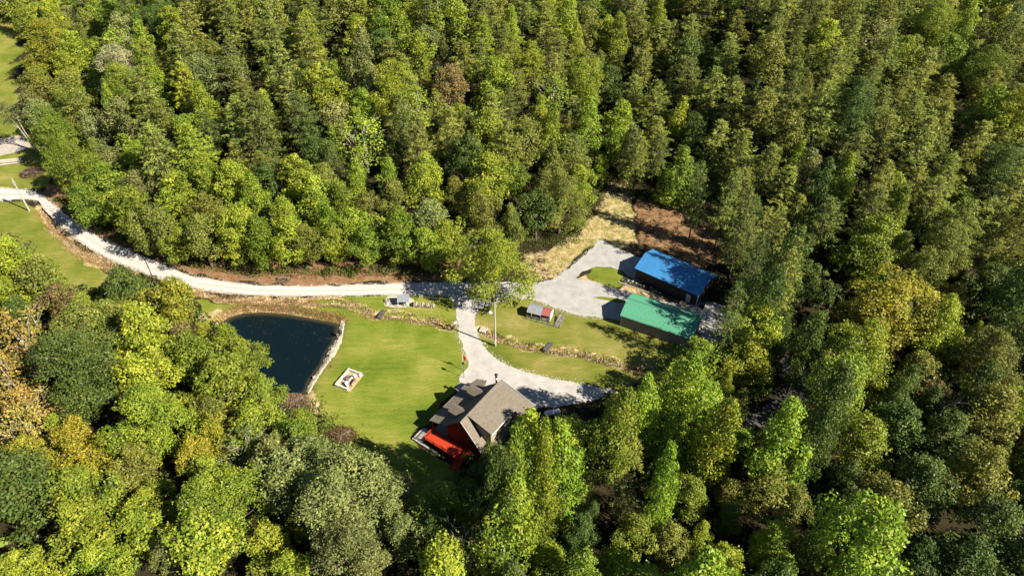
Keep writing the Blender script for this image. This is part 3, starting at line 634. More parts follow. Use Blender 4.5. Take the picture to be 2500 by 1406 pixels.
V, Q = leafballs([(random.uniform(-3.3, 4.5), 0, .1, random.uniform(.2, .45)) for _ in range(0)] + [(a - fx0, b - fy0, .1, random.uniform(.2, .42)) for a, b in PL([(1518,686),(1524,680),(1532,684),(1540,692),(1552,693),(1556,699),(1563,702),(1570,700),(1578,708),(1585,706),(1592,712),(1600,712),(1607,719),(1530,690),(1548,698)])], 40, .2, 3)
link(bpy.data.objects.new('bed_plants', np_mesh('bed_plants', V, Q, M['weeds'])), fb); tag(bpy.data.objects['bed_plants'], kind='stuff')

# ------------------------------------------------------------------ chicken coop with run
coop = empty('chicken_coop', (3.2, 105.6, 0), R_(-21), 'small coop with grey metal and red tin roofs beside a wire run', 'coop')
MB().slab([(-.15, -.2, 1.75), (2.95, -.2, 1.75), (2.95, 1.35, 2.45), (-.15, 1.35, 2.45)], .05).slab([(-.15, 1.35, 2.45), (2.95, 1.35, 2.45), (2.95, 2.6, 1.95), (-.15, 2.6, 1.95)], .05).build('metal_roof', M['steel'], coop)
rr = MB()
for i in range(17): rr.slab([(-.1 + i * .18, -.2, 1.78), (-.07 + i * .18, -.2, 1.78), (-.07 + i * .18, 1.34, 2.48), (-.1 + i * .18, 1.34, 2.48)], .03)
rr.build('roof_ribs', M['steel'], coop)
MB().slab([(2.95, .1, 1.7), (4.75, .1, 1.7), (4.75, 1.35, 2.2), (2.95, 1.35, 2.2)], .05).slab([(2.95, 1.35, 2.2), (4.75, 1.35, 2.2), (4.75, 2.5, 1.8), (2.95, 2.5, 1.8)], .05).build('red_roof', M['rust'], coop)
c = MB(); c.box(3.1, 4.85, .25, .33, .35, 1.0).box(4.75, 4.85, .33, 2.4, .35, 2.0).box(3.1, 4.75, 2.3, 2.4, .35, 1.7).box(3.1, 4.75, .33, 2.3, .35, .42); c.build('henhouse', M['whitetrim'], coop)
MB().box(.05, 2.9, 2.35, 2.45, 0, 1.85).box(1.2, 2.85, .05, .12, .1, 1.0).build('board_wall', M['greywood'], coop)
for x, y, h in ((0, 0, 1.75), (1.45, 0, 1.75), (2.9, 0, 1.75), (0, 2.5, 1.9), (2.9, 2.5, 1.9), (4.8, .2, 1.75)): MB().box(x - .05, x + .05, y - .05, y + .05, 0, h).build('post', M['greywood'], coop)
run = empty('chicken_run', (3.2, 105.6, 0), R_(-21), 'low wire fenced run with weathered posts beside the small coop', 'fence')
RX = [(0, -.5), (7.2, -.5), (7.2, 3.0), (4.95, 3.0)]
for (ax, ay), (bx, by) in zip(RX, RX[1:]):
    L = math.hypot(bx - ax, by - ay); n = max(1, round(L / 1.2))
    for i in range(n + 1):
        if i == n and (bx, by) != RX[-1]: continue
        MB().box(ax + (bx - ax) * i / n - .045, ax + (bx - ax) * i / n + .045, ay + (by - ay) * i / n - .045, ay + (by - ay) * i / n + .045, 0, 1.15).build('fence_post', M['greywood'], run)
    MB().tube((ax, ay, 1.08), (bx, by, 1.08), .035, n=5).tube((ax, ay, .12), (bx, by, .12), .06, n=5).build('rail', M['greywood'], run)
    wv = MB(); nn_ = int(L / .15)
    for i in range(nn_): t = i / nn_; wv.tube((ax + (bx - ax) * t, ay + (by - ay) * t, .1), (ax + (bx - ax) * t, ay + (by - ay) * t, 1.06), .008, n=3, cap=False)
    for zz in (.3, .5, .7, .9): wv.tube((ax, ay, zz), (bx, by, zz), .008, n=3, cap=False)
    tag(wv.build('wire_mesh', M['steel'], run), kind='stuff')
MB().slab([(6.0, -.3, .1), (6.9, -.3, .1), (7.05, 2.4, .9), (6.2, 2.4, .9)], .05).build('leaning_panel', M['greywood'], run)

# ------------------------------------------------------------------ well shelter on its pad
wl = empty('well_shelter', (-23.0, 109.55, .05), R_(2), 'little shelter with pale blue-grey metal roof on oval gravel pad by road', 'shelter')
MB().slab([(-1.25, -.9, 1.55), (1.25, -.9, 1.55), (1.25, .95, 2.1), (-1.25, .95, 2.1)], .05).build('roof', M['steel'], wl)
rr = MB()
for i in range(9): rr.slab([(-1.24 + i * .3, -.9, 1.58), (-1.2 + i * .3, -.9, 1.58), (-1.2 + i * .3, .95, 2.13), (-1.24 + i * .3, .95, 2.13)], .03)
rr.build('roof_ribs', M['steel'], wl)
for x, y, h in ((-1.1, -.7, 1.6), (1.1, -.7, 1.6), (-1.1, .8, 2.05), (1.1, .8, 2.05)): MB().box(x - .06, x + .06, y - .06, y + .06, 0, h).build('post', M['whitetrim'], wl)
MB().lathe((.1, 0, 0), [(.45, 0), (.45, .7), (.5, .72), (.5, .8)], 14).build('well_ring', M['concrete'], wl)
for k, (a, b, r) in enumerate([(943,737,.42),(946,742,.36),(950,735,.34),(951,741,.3),(940,733,.28),(955,744,.26),(948,731,.24)]):
    x, y = G(a, b); tag(MB().rock((0, 0, r * .5), r, .7, 60 + k).build('boulder', M['stone'] if k % 2 else M['greywood']), f'{("largest grey", "pale", "second grey", "small pale", "small grey", "lowest pale", "topmost grey")[k]} boulder in the cluster at the left end of the oval gravel pad', 'boulder', 'boulders on the gravel pad').location = (x, y, .05)
for k, (a, b) in enumerate(((973,743),(989,743))):
    x, y = G(a, b); e = empty('pad_light', (x, y, .05), 0, f'{("left", "right")[k]} small dark post light on the front of the gravel pad', 'garden light', 'post lights on the gravel pad')
    MB().tube((0, 0, 0), (0, 0, .45), .05).build('stem', M['black'], e); MB().lathe((0, 0, .45), [(.13, 0), (.13, .08), (.03, .18)], 10).build('lamp_head', M['black'], e)
# log pile beside
lg = empty('log_pile', (*G(1037, 748), 0), R_(-6), 'low pile of split pale logs on the grass right of the gravel pad', 'log pile')
rr = random.Random(4)
for k in range(22):
    x = -2.2 + (k % 11) * .42 + rr.uniform(-.08, .08); z = .18 + .3 * (k // 11); r = rr.uniform(.13, .2)
    MB().tube((x, -.5 + rr.uniform(-.1, .1), z), (x + rr.uniform(-.1, .1), .5 + rr.uniform(-.1, .1), z), r, n=7).build('log', M['greywood'] if k % 3 else M['tanwood'], lg)
MB().tube((-2.7, -.4, .3), (-2.7, .45, .3), .3, n=10).build('log', M['black'], lg)
# two plank bridges over the ditch
for (a, b, c_, lab) in (((938, 758), (926, 777), 1.0, 'narrow dark plank bridge over the ditch between pond corner and gravel pad'), ((1346, 837), (1330, 857), 1.1, 'narrow dark plank bridge over the ditch below the chicken coop')):
    A = G(*a); B = G(*b); mx_, my_ = (A[0] + B[0]) / 2, (A[1] + B[1]) / 2; L = math.hypot(A[0] - B[0], A[1] - B[1])
    br = empty('foot_bridge', (mx_, my_, .05), math.atan2(A[1] - B[1], A[0] - B[0]), lab, 'bridge', 'plank bridges over the ditch')
    for s in (-.4, .4): MB().box(-L / 2, L / 2, s - .07, s + .07, -.12, .06).build('beam', M['greywood'], br)
    n = int(L / .22)
    for i in range(n): MB().box(-L / 2 + i * L / n + .012, -L / 2 + (i + 1) * L / n - .012, -.52, .52, .062, .11).build('plank', mat('bridge_plank', (.11, .10, .095), .85, .1, noise=.3, nscale=5) if 'bridge_plank' not in bpy.data.materials else bpy.data.materials['bridge_plank'], br)

# ------------------------------------------------------------------ stone fire pit terrace on the lawn
fp = empty('fire_pit_terrace', (*G(852, 929), 0), math.atan2(-4.4, -2.0), 'sandy terrace with pale block walls and a raised fire pit on the lawn', 'fire pit')
MB().box(-2.35, 2.35, -1.6, 1.75, 0, .10).build('pad', M['sand'], fp)
def blockwall(x0, x1, y0, y1, h, n, along):
    for i in range(n):
        if along == 'x': a = x0 + (x1 - x0) * i / n; bq = (a + .015, x0 + (x1 - x0) * (i + 1) / n - .015, y0, y1)
        else: a = y0 + (y1 - y0) * i / n; bq = (x0, x1, a + .015, y0 + (y1 - y0) * (i + 1) / n - .015)
        MB().box(*bq, .1, h + .03 * ((i * 7) % 3)).build('wall_block', M['block'], fp, .03)
# local x runs down the photo (towards the camera), local y towards the right of the photo
blockwall(-2.3, 2.3, -1.6, -1.2, .62, 10, 'x'); blockwall(-2.3, -1.95, -1.2, 1.5, .58, 6, 'y'); blockwall(1.95, 2.3, -1.2, 1.3, .58, 6, 'y')
blockwall(-.95, 1.0, .1, .42, .5, 5, 'x'); blockwall(.72, 1.0, -1.2, .1, .5, 3, 'y'); blockwall(-1.9, -1.45, 1.2, 1.55, .58, 1, 'x')
MB().box(-.9, .7, -1.18, .08, .1, .22).build('ash_bed', M['greywood'], fp)
for k, (x, y) in enumerate(((-.1, -.75), (.15, -.5), (.3, -.75), (-.3, -.45))):
    tag(MB().tube((-.5, 0, .0), (.5, .15 * (k - 1), .08), .1, n=7).build('firewood_log', M['brownwood']), ('blackened upper', 'brown middle', 'brown lower', 'dark end')[k] + ' log lying inside the block fire pit', 'log', 'logs in the fire pit').matrix_world = Matrix.Translation((*local(fp, x, y), .34)) @ Matrix.Rotation(fp.rotation_euler.z + .5 * k, 4, 'Z')
x, y = local(fp, .45, 1.05); bc = empty('bench', (x, y, .1), fp.rotation_euler.z + .1, 'dark brown slatted bench facing the block fire pit on the sandy terrace', 'bench')
for k in range(3): MB().box(-.85, .85, -.25 + k * .17, -.11 + k * .17, .42, .46).build('slat', M['brownwood'], bc)
for k in range(2): MB().box(-.85, .85, .27, .31, .55 + k * .17, .68 + k * .17).build('slat', M['brownwood'], bc)
for s in (-.7, .7): MB().box(s - .04, s + .04, -.22, -.14, 0, .42).box(s - .04, s + .04, .22, .3, 0, .86).box(s - .04, s + .04, -.2, .26, .36, .42).build('leg_frame', M['black'], bc)
for k, (x, y, ra) in enumerate(((-1.2, .75, 2.2), (1.35, .75, .9))):
    x, y = local(fp, x, y); cb = empty('garden_chair', (x, y, .1), ra, f'white garden chair at the {("upper", "lower")[k]} end of the fire pit terrace', 'chair', 'chairs at the fire pit')
    MB().box(-.28, .28, -.28, .28, .38, .43).build('seat', M['whitetrim'], cb); MB().slab([(-.28, .28, .43), (.28, .28, .43), (.28, .42, 1.0), (-.28, .42, 1.0)], .05).build('backrest', M['whitetrim'], cb)
    for sx in (-.26, .26):
        for sy in (-.25, .25): MB().box(sx - .03, sx + .03, sy - .03, sy + .03, 0, .4).build('leg', M['whitetrim'], cb)
        MB().box(sx - .05, sx + .05, -.3, .3, .62, .66).build('armrest', M['whitetrim'], cb)

# ------------------------------------------------------------------ poles, flag, mailbox, feeder
def pole(name, x, y, h, r, lab, cat, top=None, group=None):
    e = empty(name, (x, y, tz(x, y)), 0, lab, cat, group); MB().tube((0, 0, -.3), (0, 0, h), r, r * .72, 10).build('shaft', M['pole'], e); return e
p1 = pole('utility_pole', -3.3, 97.4, 11.9, .19, 'tall pale utility pole with round yard light and meter box beside the drive', 'utility pole', group='utility poles')
MB().box(-.14, .14, -.32, -.17, .9, 1.5).build('meter_box', M['whitetrim'], p1)
ar = MB().tube((-.1, 0, 8.9), (-.75, 0, 9.2), .04).build('lamp_arm', M['steel'], p1); MB().lathe((-.85, 0, 9.0), [(.18, 0), (.36, .1), (.30, .28), (.10, .36)], 14).build('lamp_head', M['tank'], ar)
MB().box(-.06, .06, -.06, .06, 11.7, 12.1).build('insulator', M['black'], p1); MB().lathe((.22, .1, 10.4), [(.17, 0), (.17, .6)], 10).build('transformer', M['steel'], p1)
p2 = pole('utility_pole', -121.0, 144.4, 9.4, .2, 'pale utility pole at the bend of the white road near the left edge', 'utility pole', group='utility poles')
MB().lathe((.0, -.3, 7.9), [(.18, 0), (.18, .6)], 10).build('transformer', M['steel'], p2); MB().box(-.5, .5, -.06, .06, 8.3, 8.42).build('cross_arm', M['pole'], p2)
p3 = empty('utility_pole', (-77.4, 114.7, 0), 0, 'thin dark pole standing against the white road above the yellow tree', 'utility pole', 'utility poles'); MB().tube((0, 0, -.3), (0, 0, 8.2), .13, .1, 8).build('shaft', M['brownwood'], p3); MB().box(-.07, .07, -.07, .07, 8.2, 8.45).build('insulator', M['black'], p3)
def wire(a, b, sag, lab):
    mb = MB(); pts = []
    for i in range(17): t = i / 16; pts.append(tuple(a[k] + (b[k] - a[k]) * t - (sag * 4 * t * (1 - t) if k == 2 else 0) for k in range(3)))
    for u, v in zip(pts, pts[1:]): mb.tube(u, v, .016, n=4, cap=False)
    return tag(mb.build('overhead_wire', M['greywood']), lab, 'wire', 'overhead wires')
wire((-3.3, 97.4, 11.8), (-77.4, 114.7, 8.3), 1.6, 'thin wire from the yard-light pole to the thin dark pole by the road')
wire((-77.4, 114.7, 8.3), (-121, 144.4, 8.5), 1.0, 'thin wire from the thin dark pole to the pole at the road bend')
fl = empty('flag_pole', (-9.4, 90.96, 0), 0, 'short white flag pole with red flag at the edge of drive and lawn', 'flag pole'); MB().tube((0, 0, 0), (0, 0, 4.3), .05, n=8).build('shaft', M['tank'], fl); MB().lathe((0, 0, 4.3), [(.07, 0), (.07, .1)], 8).build('finial', M['tank'], fl)
V = []; nfx, nfz = 8, 5
for i in range(nfx + 1):
    for j in range(nfz + 1): V.append((.05 + .09 * i, .12 * math.sin(i * .9) * i / nfx, 4.0 - 1.0 * j / nfz - .06 * i))
fq = [(i * 6 + j, i * 6 + j + 1, (i + 1) * 6 + j + 1, (i + 1) * 6 + j) for i in range(nfx) for j in range(nfz)]; f_ = MB(); f_.add(V, fq); f_.build('flag', M['redflag'], fl)
f2 = empty('bird_house_pole', (-9.14, 88.97, 0), 0, 'thin dark pole with a small box on the gravel edge left of house', 'pole'); MB().tube((0, 0, 0), (0, 0, 4.2), .045, n=8).build('shaft', M['black'], f2); MB().box(-.16, .16, -.16, .16, 3.6, 4.0).build('box', M['greywood'], f2); MB().slab([(-.22, -.22, 4.0), (.22, -.22, 4.0), (.22, .22, 4.15), (-.22, .22, 4.15)], .04).build('roof', M['black'], f2)
mbx = empty('culvert_marker', (*G(1113, 797), 0), .4, 'small black and white marker at the ditch crossing left of the drive', 'marker'); MB().box(-.2, .2, -.2, .2, 0, .25).build('base', M['concrete'], mbx); MB().box(-.06, .06, -.06, .06, .25, 1.2).build('post', M['black'], mbx); MB().slab([(-.3, -.08, 1.5), (.3, -.08, 1.5), (.3, -.08, .85), (-.3, -.08, .85)], .03).build('panel', M['tank'], mbx)
fd = empty('fish_feeder', (*G(832, 819), 0), 0, 'small black fish feeder on the pale stone bank of pond', 'feeder'); MB().lathe((0, 0, .5), [(.12, 0), (.36, .2), (.36, .75), (.22, .9)], 12).build('hopper', M['black'], fd)
for a in (0, 2.1, 4.2): MB().tube((.1 * math.cos(a), .1 * math.sin(a), .55), (.34 * math.cos(a), .34 * math.sin(a), 0), .04, n=6).build('leg', M['black'], fd)
cv = empty('drain_culvert', (*G(1180, 806), -.2), R_(-20), 'pale concrete culvert block at the ditch right of the drive', 'culvert'); MB().box(-.75, .75, -.7, .7, 0, .45).build('block', M['stone'], cv, .06); MB().lathe((.74, -.1, .1), [(.3, 0), (.3, .1)], 12, 'x').build('pipe_mouth', M['dark'], cv)
# left meadow: log stack, brush and rubble
ls = empty('log_stack', (*G(26, 397), 0), R_(14), 'stack of long pale barkless logs on the grass at the left edge', 'log stack'); rr = random.Random(8)
for k, (y, z, L) in enumerate(((-1.3, .25, 5.2), (-.7, .25, 6.4), (-.1, .25, 6.6), (.5, .25, 6.0), (1.1, .25, 5.6), (-.9, .7, 5.5), (-.2, .72, 6.0), (.5, .7, 5.4))): MB().tube((-L / 2 + rr.uniform(-.5, .5), y, z), (L / 2, y + rr.uniform(-.25, .25), z), .27, .2, 9).build('log', M['palebark'], ls)
def brushpile(name, px_, py_, rad, h, lab, m, n, seed):
    x, y = G(px_, py_); r = np.random.default_rng(seed); e = empty(name, (x, y, tz(x, y)), 0, lab, 'brush pile')
    a = r.uniform(0, 6.28, n); rr_ = rad * np.sqrt(r.random(n)); p = np.stack([rr_ * np.cos(a), rr_ * np.sin(a) * .8, h * (1 - (rr_ / rad) ** 2) * r.random(n) + .05], 1)
    nn = r.normal(size=(n, 3)) + np.array([0, 0, .8]); tg = r.normal(size=(n, 3)); V, Q = cards(p, nn, r.uniform(.4, 1.3, n), .1, r, tang=tg, droop=0)
    tag(link(bpy.data.objects.new('twigs', np_mesh('twigs', V, Q, m)), e), kind='stuff')
    for k in range(7): a0 = r.uniform(0, 6.28); MB().tube((-rad * .8 * math.cos(a0), -rad * .6 * math.sin(a0), .15), (rad * .7 * math.cos(a0), rad * .6 * math.sin(a0), .3 + h * .5), .07, .03, 6).build('branch', M['deadwood'], e)
    return e
brushpile('brush_pile', 712, 990, 3.4, 1.6, 'tan pile of cut brush at the foot of the pond', M['brush'], 1500, 1)
brushpile('brush_pile', 835, 1066, 2.7, .7, 'flat reddish brown heap of leaves and sticks on the lawn edge', leaf_mat('red_brush', .1, .4, False, (.20, .11, .06), .1, .8), 1100, 2)
brushpile('brush_pile', 78, 425, 3.2, 1.6, 'dark red-brown brush heap beside the road under the left trees', leaf_mat('dark_brush', .1, .4, False, (.12, .06, .045), .1, .8), 900, 3)
brushpile('brush_pile', 693, 682, 1.8, .8, 'small heap of fallen branches on the bank above the road', M['brush'], 300, 4)

# ------------------------------------------------------------------ scattered stuff
def scatter_line(pts, n, spread, r):
    p = np.array(pts); seg = np.hypot(*(p[1:] - p[:-1]).T); cum = np.concatenate([[0], np.cumsum(seg)]); t = r.random(n) * cum[-1]
    x = np.interp(t, cum, p[:, 0]) + r.normal(0, spread, n); y = np.interp(t, cum, p[:, 1]) + r.normal(0, spread, n); return x, y
def blades(x, y, h, wd, r, z0=0):
    z = terr_full(x, y) + z0; n = len(x); a = r.uniform(0, 6.28, n); ln = r.normal(0, .35, (n, 2)); h = h * r.uniform(.5, 1.3, n)
    bx = np.cos(a) * wd / 2; by = np.sin(a) * wd / 2
    V = np.stack([np.stack([x - bx, y - by, z], 1), np.stack([x + bx, y + by, z], 1), np.stack([x + ln[:, 0] * h + bx * .2, y + ln[:, 1] * h + by * .2, z + h], 1), np.stack([x + ln[:, 0] * h - bx * .2, y + ln[:, 1] * h - by * .2, z + h], 1)], 1).reshape(-1, 3)
    return V, np.arange(len(V)).reshape(-1, 4)
r = np.random.default_rng(21); Vs = []; n0 = 0
for k, D in enumerate(DITCHES):
    for off in (0,):
        x, y = scatter_line(D, (4500, 6000, 3800)[k], (1.0, .8, .5)[k], r); Vs.append(blades(x, y, .32, .13, r)[0])
pp = np.array(POND); x, y = scatter_line(list(POND[:9]), 3500, .6, r); x += .2; y += .9; Vs.append(blades(x, y, .35, .14, r)[0])
V = np.concatenate(Vs); tag(link(bpy.data.objects.new('dry_grass', np_mesh('dry_grass', V, np.arange(len(V)).reshape(-1, 4), M['drygrass']))), kind='stuff')
Vs = []
for line, n, sp in ((PL([(150,490),(245,552),(358,600),(478,645),(580,664),(706,668),(976,664),(1100,668)]), 5000, 1.0), (PL([(1285,600),(1380,588),(1455,485),(1500,425),(1560,480),(1640,500),(1770,470),(1785,600)]), 6000, 1.4), (PL([(760,1010),(690,995),(850,1090),(900,1165)]), 4000, 1.6)):
    x, y = scatter_line(line, n, sp, r); Vs.append(blades(x, y, .55, .18, r)[0])
V = np.concatenate(Vs); tag(link(bpy.data.objects.new('weeds', np_mesh('weeds', V, np.arange(len(V)).reshape(-1, 4), M['weeds']))), kind='stuff')
# riprap bank: larger stones singly, the rest as one mass
mb = MB(); R0 = np.array(RIPRAP); cnt = 0; bx0, by0 = R0.min(0); bx1, by1 = R0.max(0)
xs = r.uniform(bx0, bx1, 9000); ys = r.uniform(by0, by1, 9000); ok = sdist(xs, ys, RIPRAP) > -.02
for x, y in list(zip(xs[ok], ys[ok]))[:1500]:
    mb.rock((x, y, float(terr_full(np.array([x]), np.array([y]))[0]) + .06), random.uniform(.12, .26), .7, cnt); cnt += 1
tag(mb.build('riprap_stones', mat('riprap', (.52, .46, .36), .9, .1, noise=.25, nscale=2)), kind='stuff')
for k, (a, b) in enumerate(((828,826),(812,851),(803,846),(809,866),(800,862),(768,918))):
    x, y = G(a, b); z = float(terr_full(np.array([x]), np.array([y]))[0])
    tag(MB().rock((0, 0, .15), (.5, .45, .4, .5, .35, .45)[k], .7, 200 + k).build('boulder', M['stone']), ('uppermost large boulder on the pale stone bank near the black feeder', 'round boulder at the middle of the stone bank near lawn', 'boulder half in the water at the middle of the stone bank', 'lower boulder of the cluster in the stone bank', 'small boulder in the water below the cluster on the bank', 'lone boulder on the lower stone bank')[k], 'boulder', 'boulders on the pond bank').location = (x, y, z)
# stones in the ditches
mb = MB()
for k, D in enumerate(DITCHES):
    x, y = scatter_line(D, (160, 220, 300)[k], .35, r); z = terr_full(x, y)
    for i in range(len(x)): mb.rock((x[i], y[i], z[i] + .04), random.uniform(.08, .24), .6, i)
tag(mb.build('ditch_stones', M['stone']), kind='stuff')
mb = MB(); x = r.uniform(-57, -36, 900); y = r.uniform(83, 108, 900); ok = (sdist(x, y, POND) > .6) & (r.random(900) < .08 + .6 * sstep(9, 1, dist_line(x, y, POND[:8])))
x, y = x[ok], y[ok]; n = len(x); V, Q = cards(np.stack([x, y, np.full(n, -.735)], 1), np.tile([0., 0, 1], (n, 1)), r.uniform(.08, .2, n), .7, r, droop=0)
tag(link(bpy.data.objects.new('floating_leaves', np_mesh('floating_leaves', V, Q, M['flyleaf']))), kind='stuff')
# straw tufts on the clearing slope
x = r.uniform(2, 36, 30000); y = r.uniform(118, 162, 30000); ok = (sdist(x, y, STRAW[0]) > 0) & (vnoise(x, y, .5) > .45) & (sdist(x, y, PL([(1351,690),(1463,583),(1477,583),(1535,617),(1522,661),(1424,664)])) < -.3)
V, Q = blades(x[ok][::4], y[ok][::4], .18, .14, r); tag(link(bpy.data.objects.new('straw', np_mesh('straw', V, Q, M['drygrass']))), kind='stuff')

# loose stones spilled along the road and drive edges
Vs = []; Qs = []; off = 0
xs, ys = [], []
for line, n in ((up_, 1500), (lo_, 1500), (PL([(1117,782),(1120,821),(1133,850),(1142,880),(1144,900)]), 250), (PL([(1500,956),(1426,939),(1347,924),(1258,900),(1216,878),(1186,853),(1168,824),(1162,802)]), 500), (PL([(1301,730),(1330,742),(1374,758),(1416,770),(1472,776)]), 350), (PL([(1306,690),(1351,685),(1385,658),(1419,631),(1448,605),(1463,585)]), 350)):
    a, c_ = scatter_line(line, n, .38, r); xs.append(a); ys.append(c_)
x = np.concatenate(xs); y = np.concatenate(ys); n = len(x); rr = r.uniform(.05, .15, n)
base_ = np.array([[1, 0, 0], [-.5, .87, 0], [-.5, -.87, 0], [.1, 0, .8]])
V = np.stack([x, y, terr_full(x, y) + .04], 1)[:, None, :] + base_[None] * rr[:, None, None] * r.uniform(.7, 1.3, (n, 4, 1))
F = np.array([[0, 1, 3], [1, 2, 3], [2, 0, 3]]); Q = (F[None] + 4 * np.arange(n)[:, None, None]).reshape(-1, 3)
tag(link(bpy.data.objects.new('loose_gravel', np_mesh('loose_gravel', V.reshape(-1, 3), Q, mat('loose_stone', (.50, .47, .42), .95, .1)))), kind='stuff')

# ------------------------------------------------------------------ tree kinds (unit trees of 16 m height and 9 m crown, scaled per tree)
TW, THT = 9.0, 16.0
def tubes_mesh(name, segs, m):
    V = []; Q = []; off = 0
    for a, b, r0, r1, n in segs:
        a = np.array(a, float); b = np.array(b, float); d = b - a; d /= np.linalg.norm(d) + 1e-9
        u = np.cross(d, [0, 0, 1.0] if abs(d[2]) < .9 else [1.0, 0, 0]); u /= np.linalg.norm(u); w_ = np.cross(d, u); an = np.arange(n) * 2 * np.pi / n
        ring = np.cos(an)[:, None] * u + np.sin(an)[:, None] * w_
        V += [a + ring * r0, b + ring * r1]; i = np.arange(n); j = (i + 1) % n
        Q.append(np.stack([off + i, off + j, off + n + j, off + n + i], 1)); off += 2 * n
    return np_mesh(name, np.concatenate(V), np.concatenate(Q), m, True)
def broad(seed, shape='round', base=.2, lobes=34, leaves=210, leaf=.46, sparse=False, rls=1.0):
    r = np.random.default_rng(seed); V = []; Q = []; off = 0; segs = []
    H, Rm = THT, TW / 2
    lean = r.normal(0, .35, 2)
    segs.append(((0, 0, -.4), (lean[0] * .4, lean[1] * .4, H * .45), .30, .20, 8)); segs.append(((lean[0] * .4, lean[1] * .4, H * .45), (lean[0], lean[1], H * .88), .20, .05, 7))
    ph = r.uniform(0, 6.28); amp = r.uniform(.1, .28, 3); pk = r.uniform(0, 6.28, 3)
    P_, N_, S_ = [], [], []
    for i in range(lobes):
        t = ((i + .5) / lobes) ** .85
        if shape == 'round': Rt = math.sqrt(max(0, 1 - ((t - .38) / .62) ** 2)) if t > .38 else .72 + .28 * t / .38
        elif shape == 'spread': Rt = math.sqrt(max(0, 1 - ((t - .55) / .45) ** 2)) if t > .55 else .60 + .40 * t / .55
        else: Rt = min(1, 1.14 * (1 - t) ** .52) * (.62 + .38 * min(1, t / .3))
        an = ph + i * 2.39996 + r.normal(0, .25)
        Rt *= 1 + amp[0] * math.sin(an + pk[0]) + amp[1] * math.sin(2 * an + pk[1]) + amp[2] * .7 * math.sin(3 * an + pk[2] + t * 4)
        rl = rls * Rm * r.uniform(.24, .42) * (.55 + .45 * Rt)
        rad = max(0, Rt * Rm * (r.uniform(.62, 1.0) if i % 4 else r.uniform(.1, .5)) - rl * .55)
        z = H * (base + (1 - base) * t) - rl * .35
        c = np.array([rad * math.cos(an) + lean[0] * t, rad * math.sin(an) + lean[1] * t, z])
        if i % 3 == 0 and rad > .5:
            z0 = max(H * .22, z - rad * r.uniform(.8, 1.3)); segs.append(((lean[0] * .3, lean[1] * .3, z0), tuple(c), .10, .03, 5))
            if sparse: 
                for _ in range(3): segs.append((tuple(c * .8 + np.array([0, 0, z0]) * .2 * 0 + r.normal(0, .2, 3)), tuple(c + r.normal(0, 1, 3) * rl * .8 + [0, 0, rl * .6]), .06, .02, 4))
        if i % 4 == 1 and rad > 1: segs.append((tuple(c - np.array([c[0], c[1], 0]) * .4 - [0, 0, .6]), tuple(c + np.array([c[0], c[1], 0]) / rad * rl * 1.15 + [0, 0, rl * .5]), .06, .03, 4))
        n = int(leaves * (rl / (Rm * .3)) ** 2 * r.uniform(.7, 1.2))
        d = r.normal(size=(n, 3)); d /= np.linalg.norm(d, axis=1)[:, None]
        od = c - np.array([lean[0] * t, lean[1] * t, z - rl * 1.4]); od /= np.linalg.norm(od)
        d = d[(d @ od) > -.35]; n = len(d)
        bump_ = 1 + .22 * np.sin(d[:, 0] * 5 + i) * np.sin(d[:, 1] * 5 + i * 2) + .15 * np.sin(d[:, 2] * 7 + i)
        P_.append(c + d * (rl * r.uniform(.70, 1.08, n) * bump_)[:, None] * [1, 1, .82]); N_.append(d * .8 + r.normal(size=(n, 3)) * .55 + [0, 0, .25]); S_.append(leaf * r.uniform(.6, 1.35, n))
    V, Q = cards(np.concatenate(P_), np.concatenate(N_), np.concatenate(S_), .62, r)
    return V, Q, segs
def pine(seed, full=1.0, whorls=17, per=14, base=.22):
    r = np.random.default_rng(seed); H, Rm = THT, TW / 2; segs = [((0, 0, -.4), (0, 0, H * .6), .24, .14, 7), ((0, 0, H * .6), (0, 0, H * .98), .14, .03, 6)]
    P_, N_, T_, S_ = [], [], [], []
    for k in range(whorls):
        t = (k + .5) / whorls; z = H * (base + (1 - base) * t ** .95); L = Rm * min(1, 1.12 * (1 - t) ** .5) * (.72 + .28 * min(1, t / .25)) * full * r.uniform(.8, 1.15)
        nb = 6
        for j in range(nb):
            an = k * 1.1 + j * 2 * np.pi / nb + r.normal(0, .25); Lb = L * r.uniform(.6, 1.18)
            if Lb < .25: Lb = .25
            up = r.uniform(-.05, .28) + .5 * t ** 2; d = np.array([math.cos(an), math.sin(an), up]); d /= np.linalg.norm(d); o = np.array([0, 0, z + r.normal(0, .2)])
            if Lb > 1: segs.append((tuple(o), tuple(o + d * Lb * .9), .05, .015, 4))
            n = max(5, int(per * Lb / Rm * 1.35)); s = r.uniform(.22, 1.03, n)
            side = np.cross(d, [0, 0, 1.0]); side /= np.linalg.norm(side)
            sg = np.where(r.random(n) < .5, 1, -1) * r.uniform(0, 1, n) ** .7; wdt = .34 * Lb * (1.1 - s) + .12
            pos = o + d * (s * Lb)[:, None] + side * (sg * wdt)[:, None] + np.stack([0 * s, 0 * s, -.12 * np.abs(sg) * wdt - .10 * s ** 2 * Lb + r.normal(0, .06, n)], 1)
            tg = d + side * (sg * .9)[:, None] + r.normal(0, .25, (n, 3)) + [0, 0, .1]
            for q_ in range(3):
                P_.append(pos + r.normal(0, .13, (n, 3))); T_.append(tg + r.normal(0, .45, (n, 3))); N_.append(np.array([0, 0, 1.0]) + r.normal(0, .42, (n, 3))); S_.append(r.uniform(.55, 1.05, n))
    V, Q = cards(np.concatenate(P_), np.concatenate(N_), np.concatenate(S_), .17, r, tang=np.concatenate(T_), droop=.08)
    return V, Q, segs
KIND = {'b': [], 'c': [], 'p': [], 's': [], 'B': []}
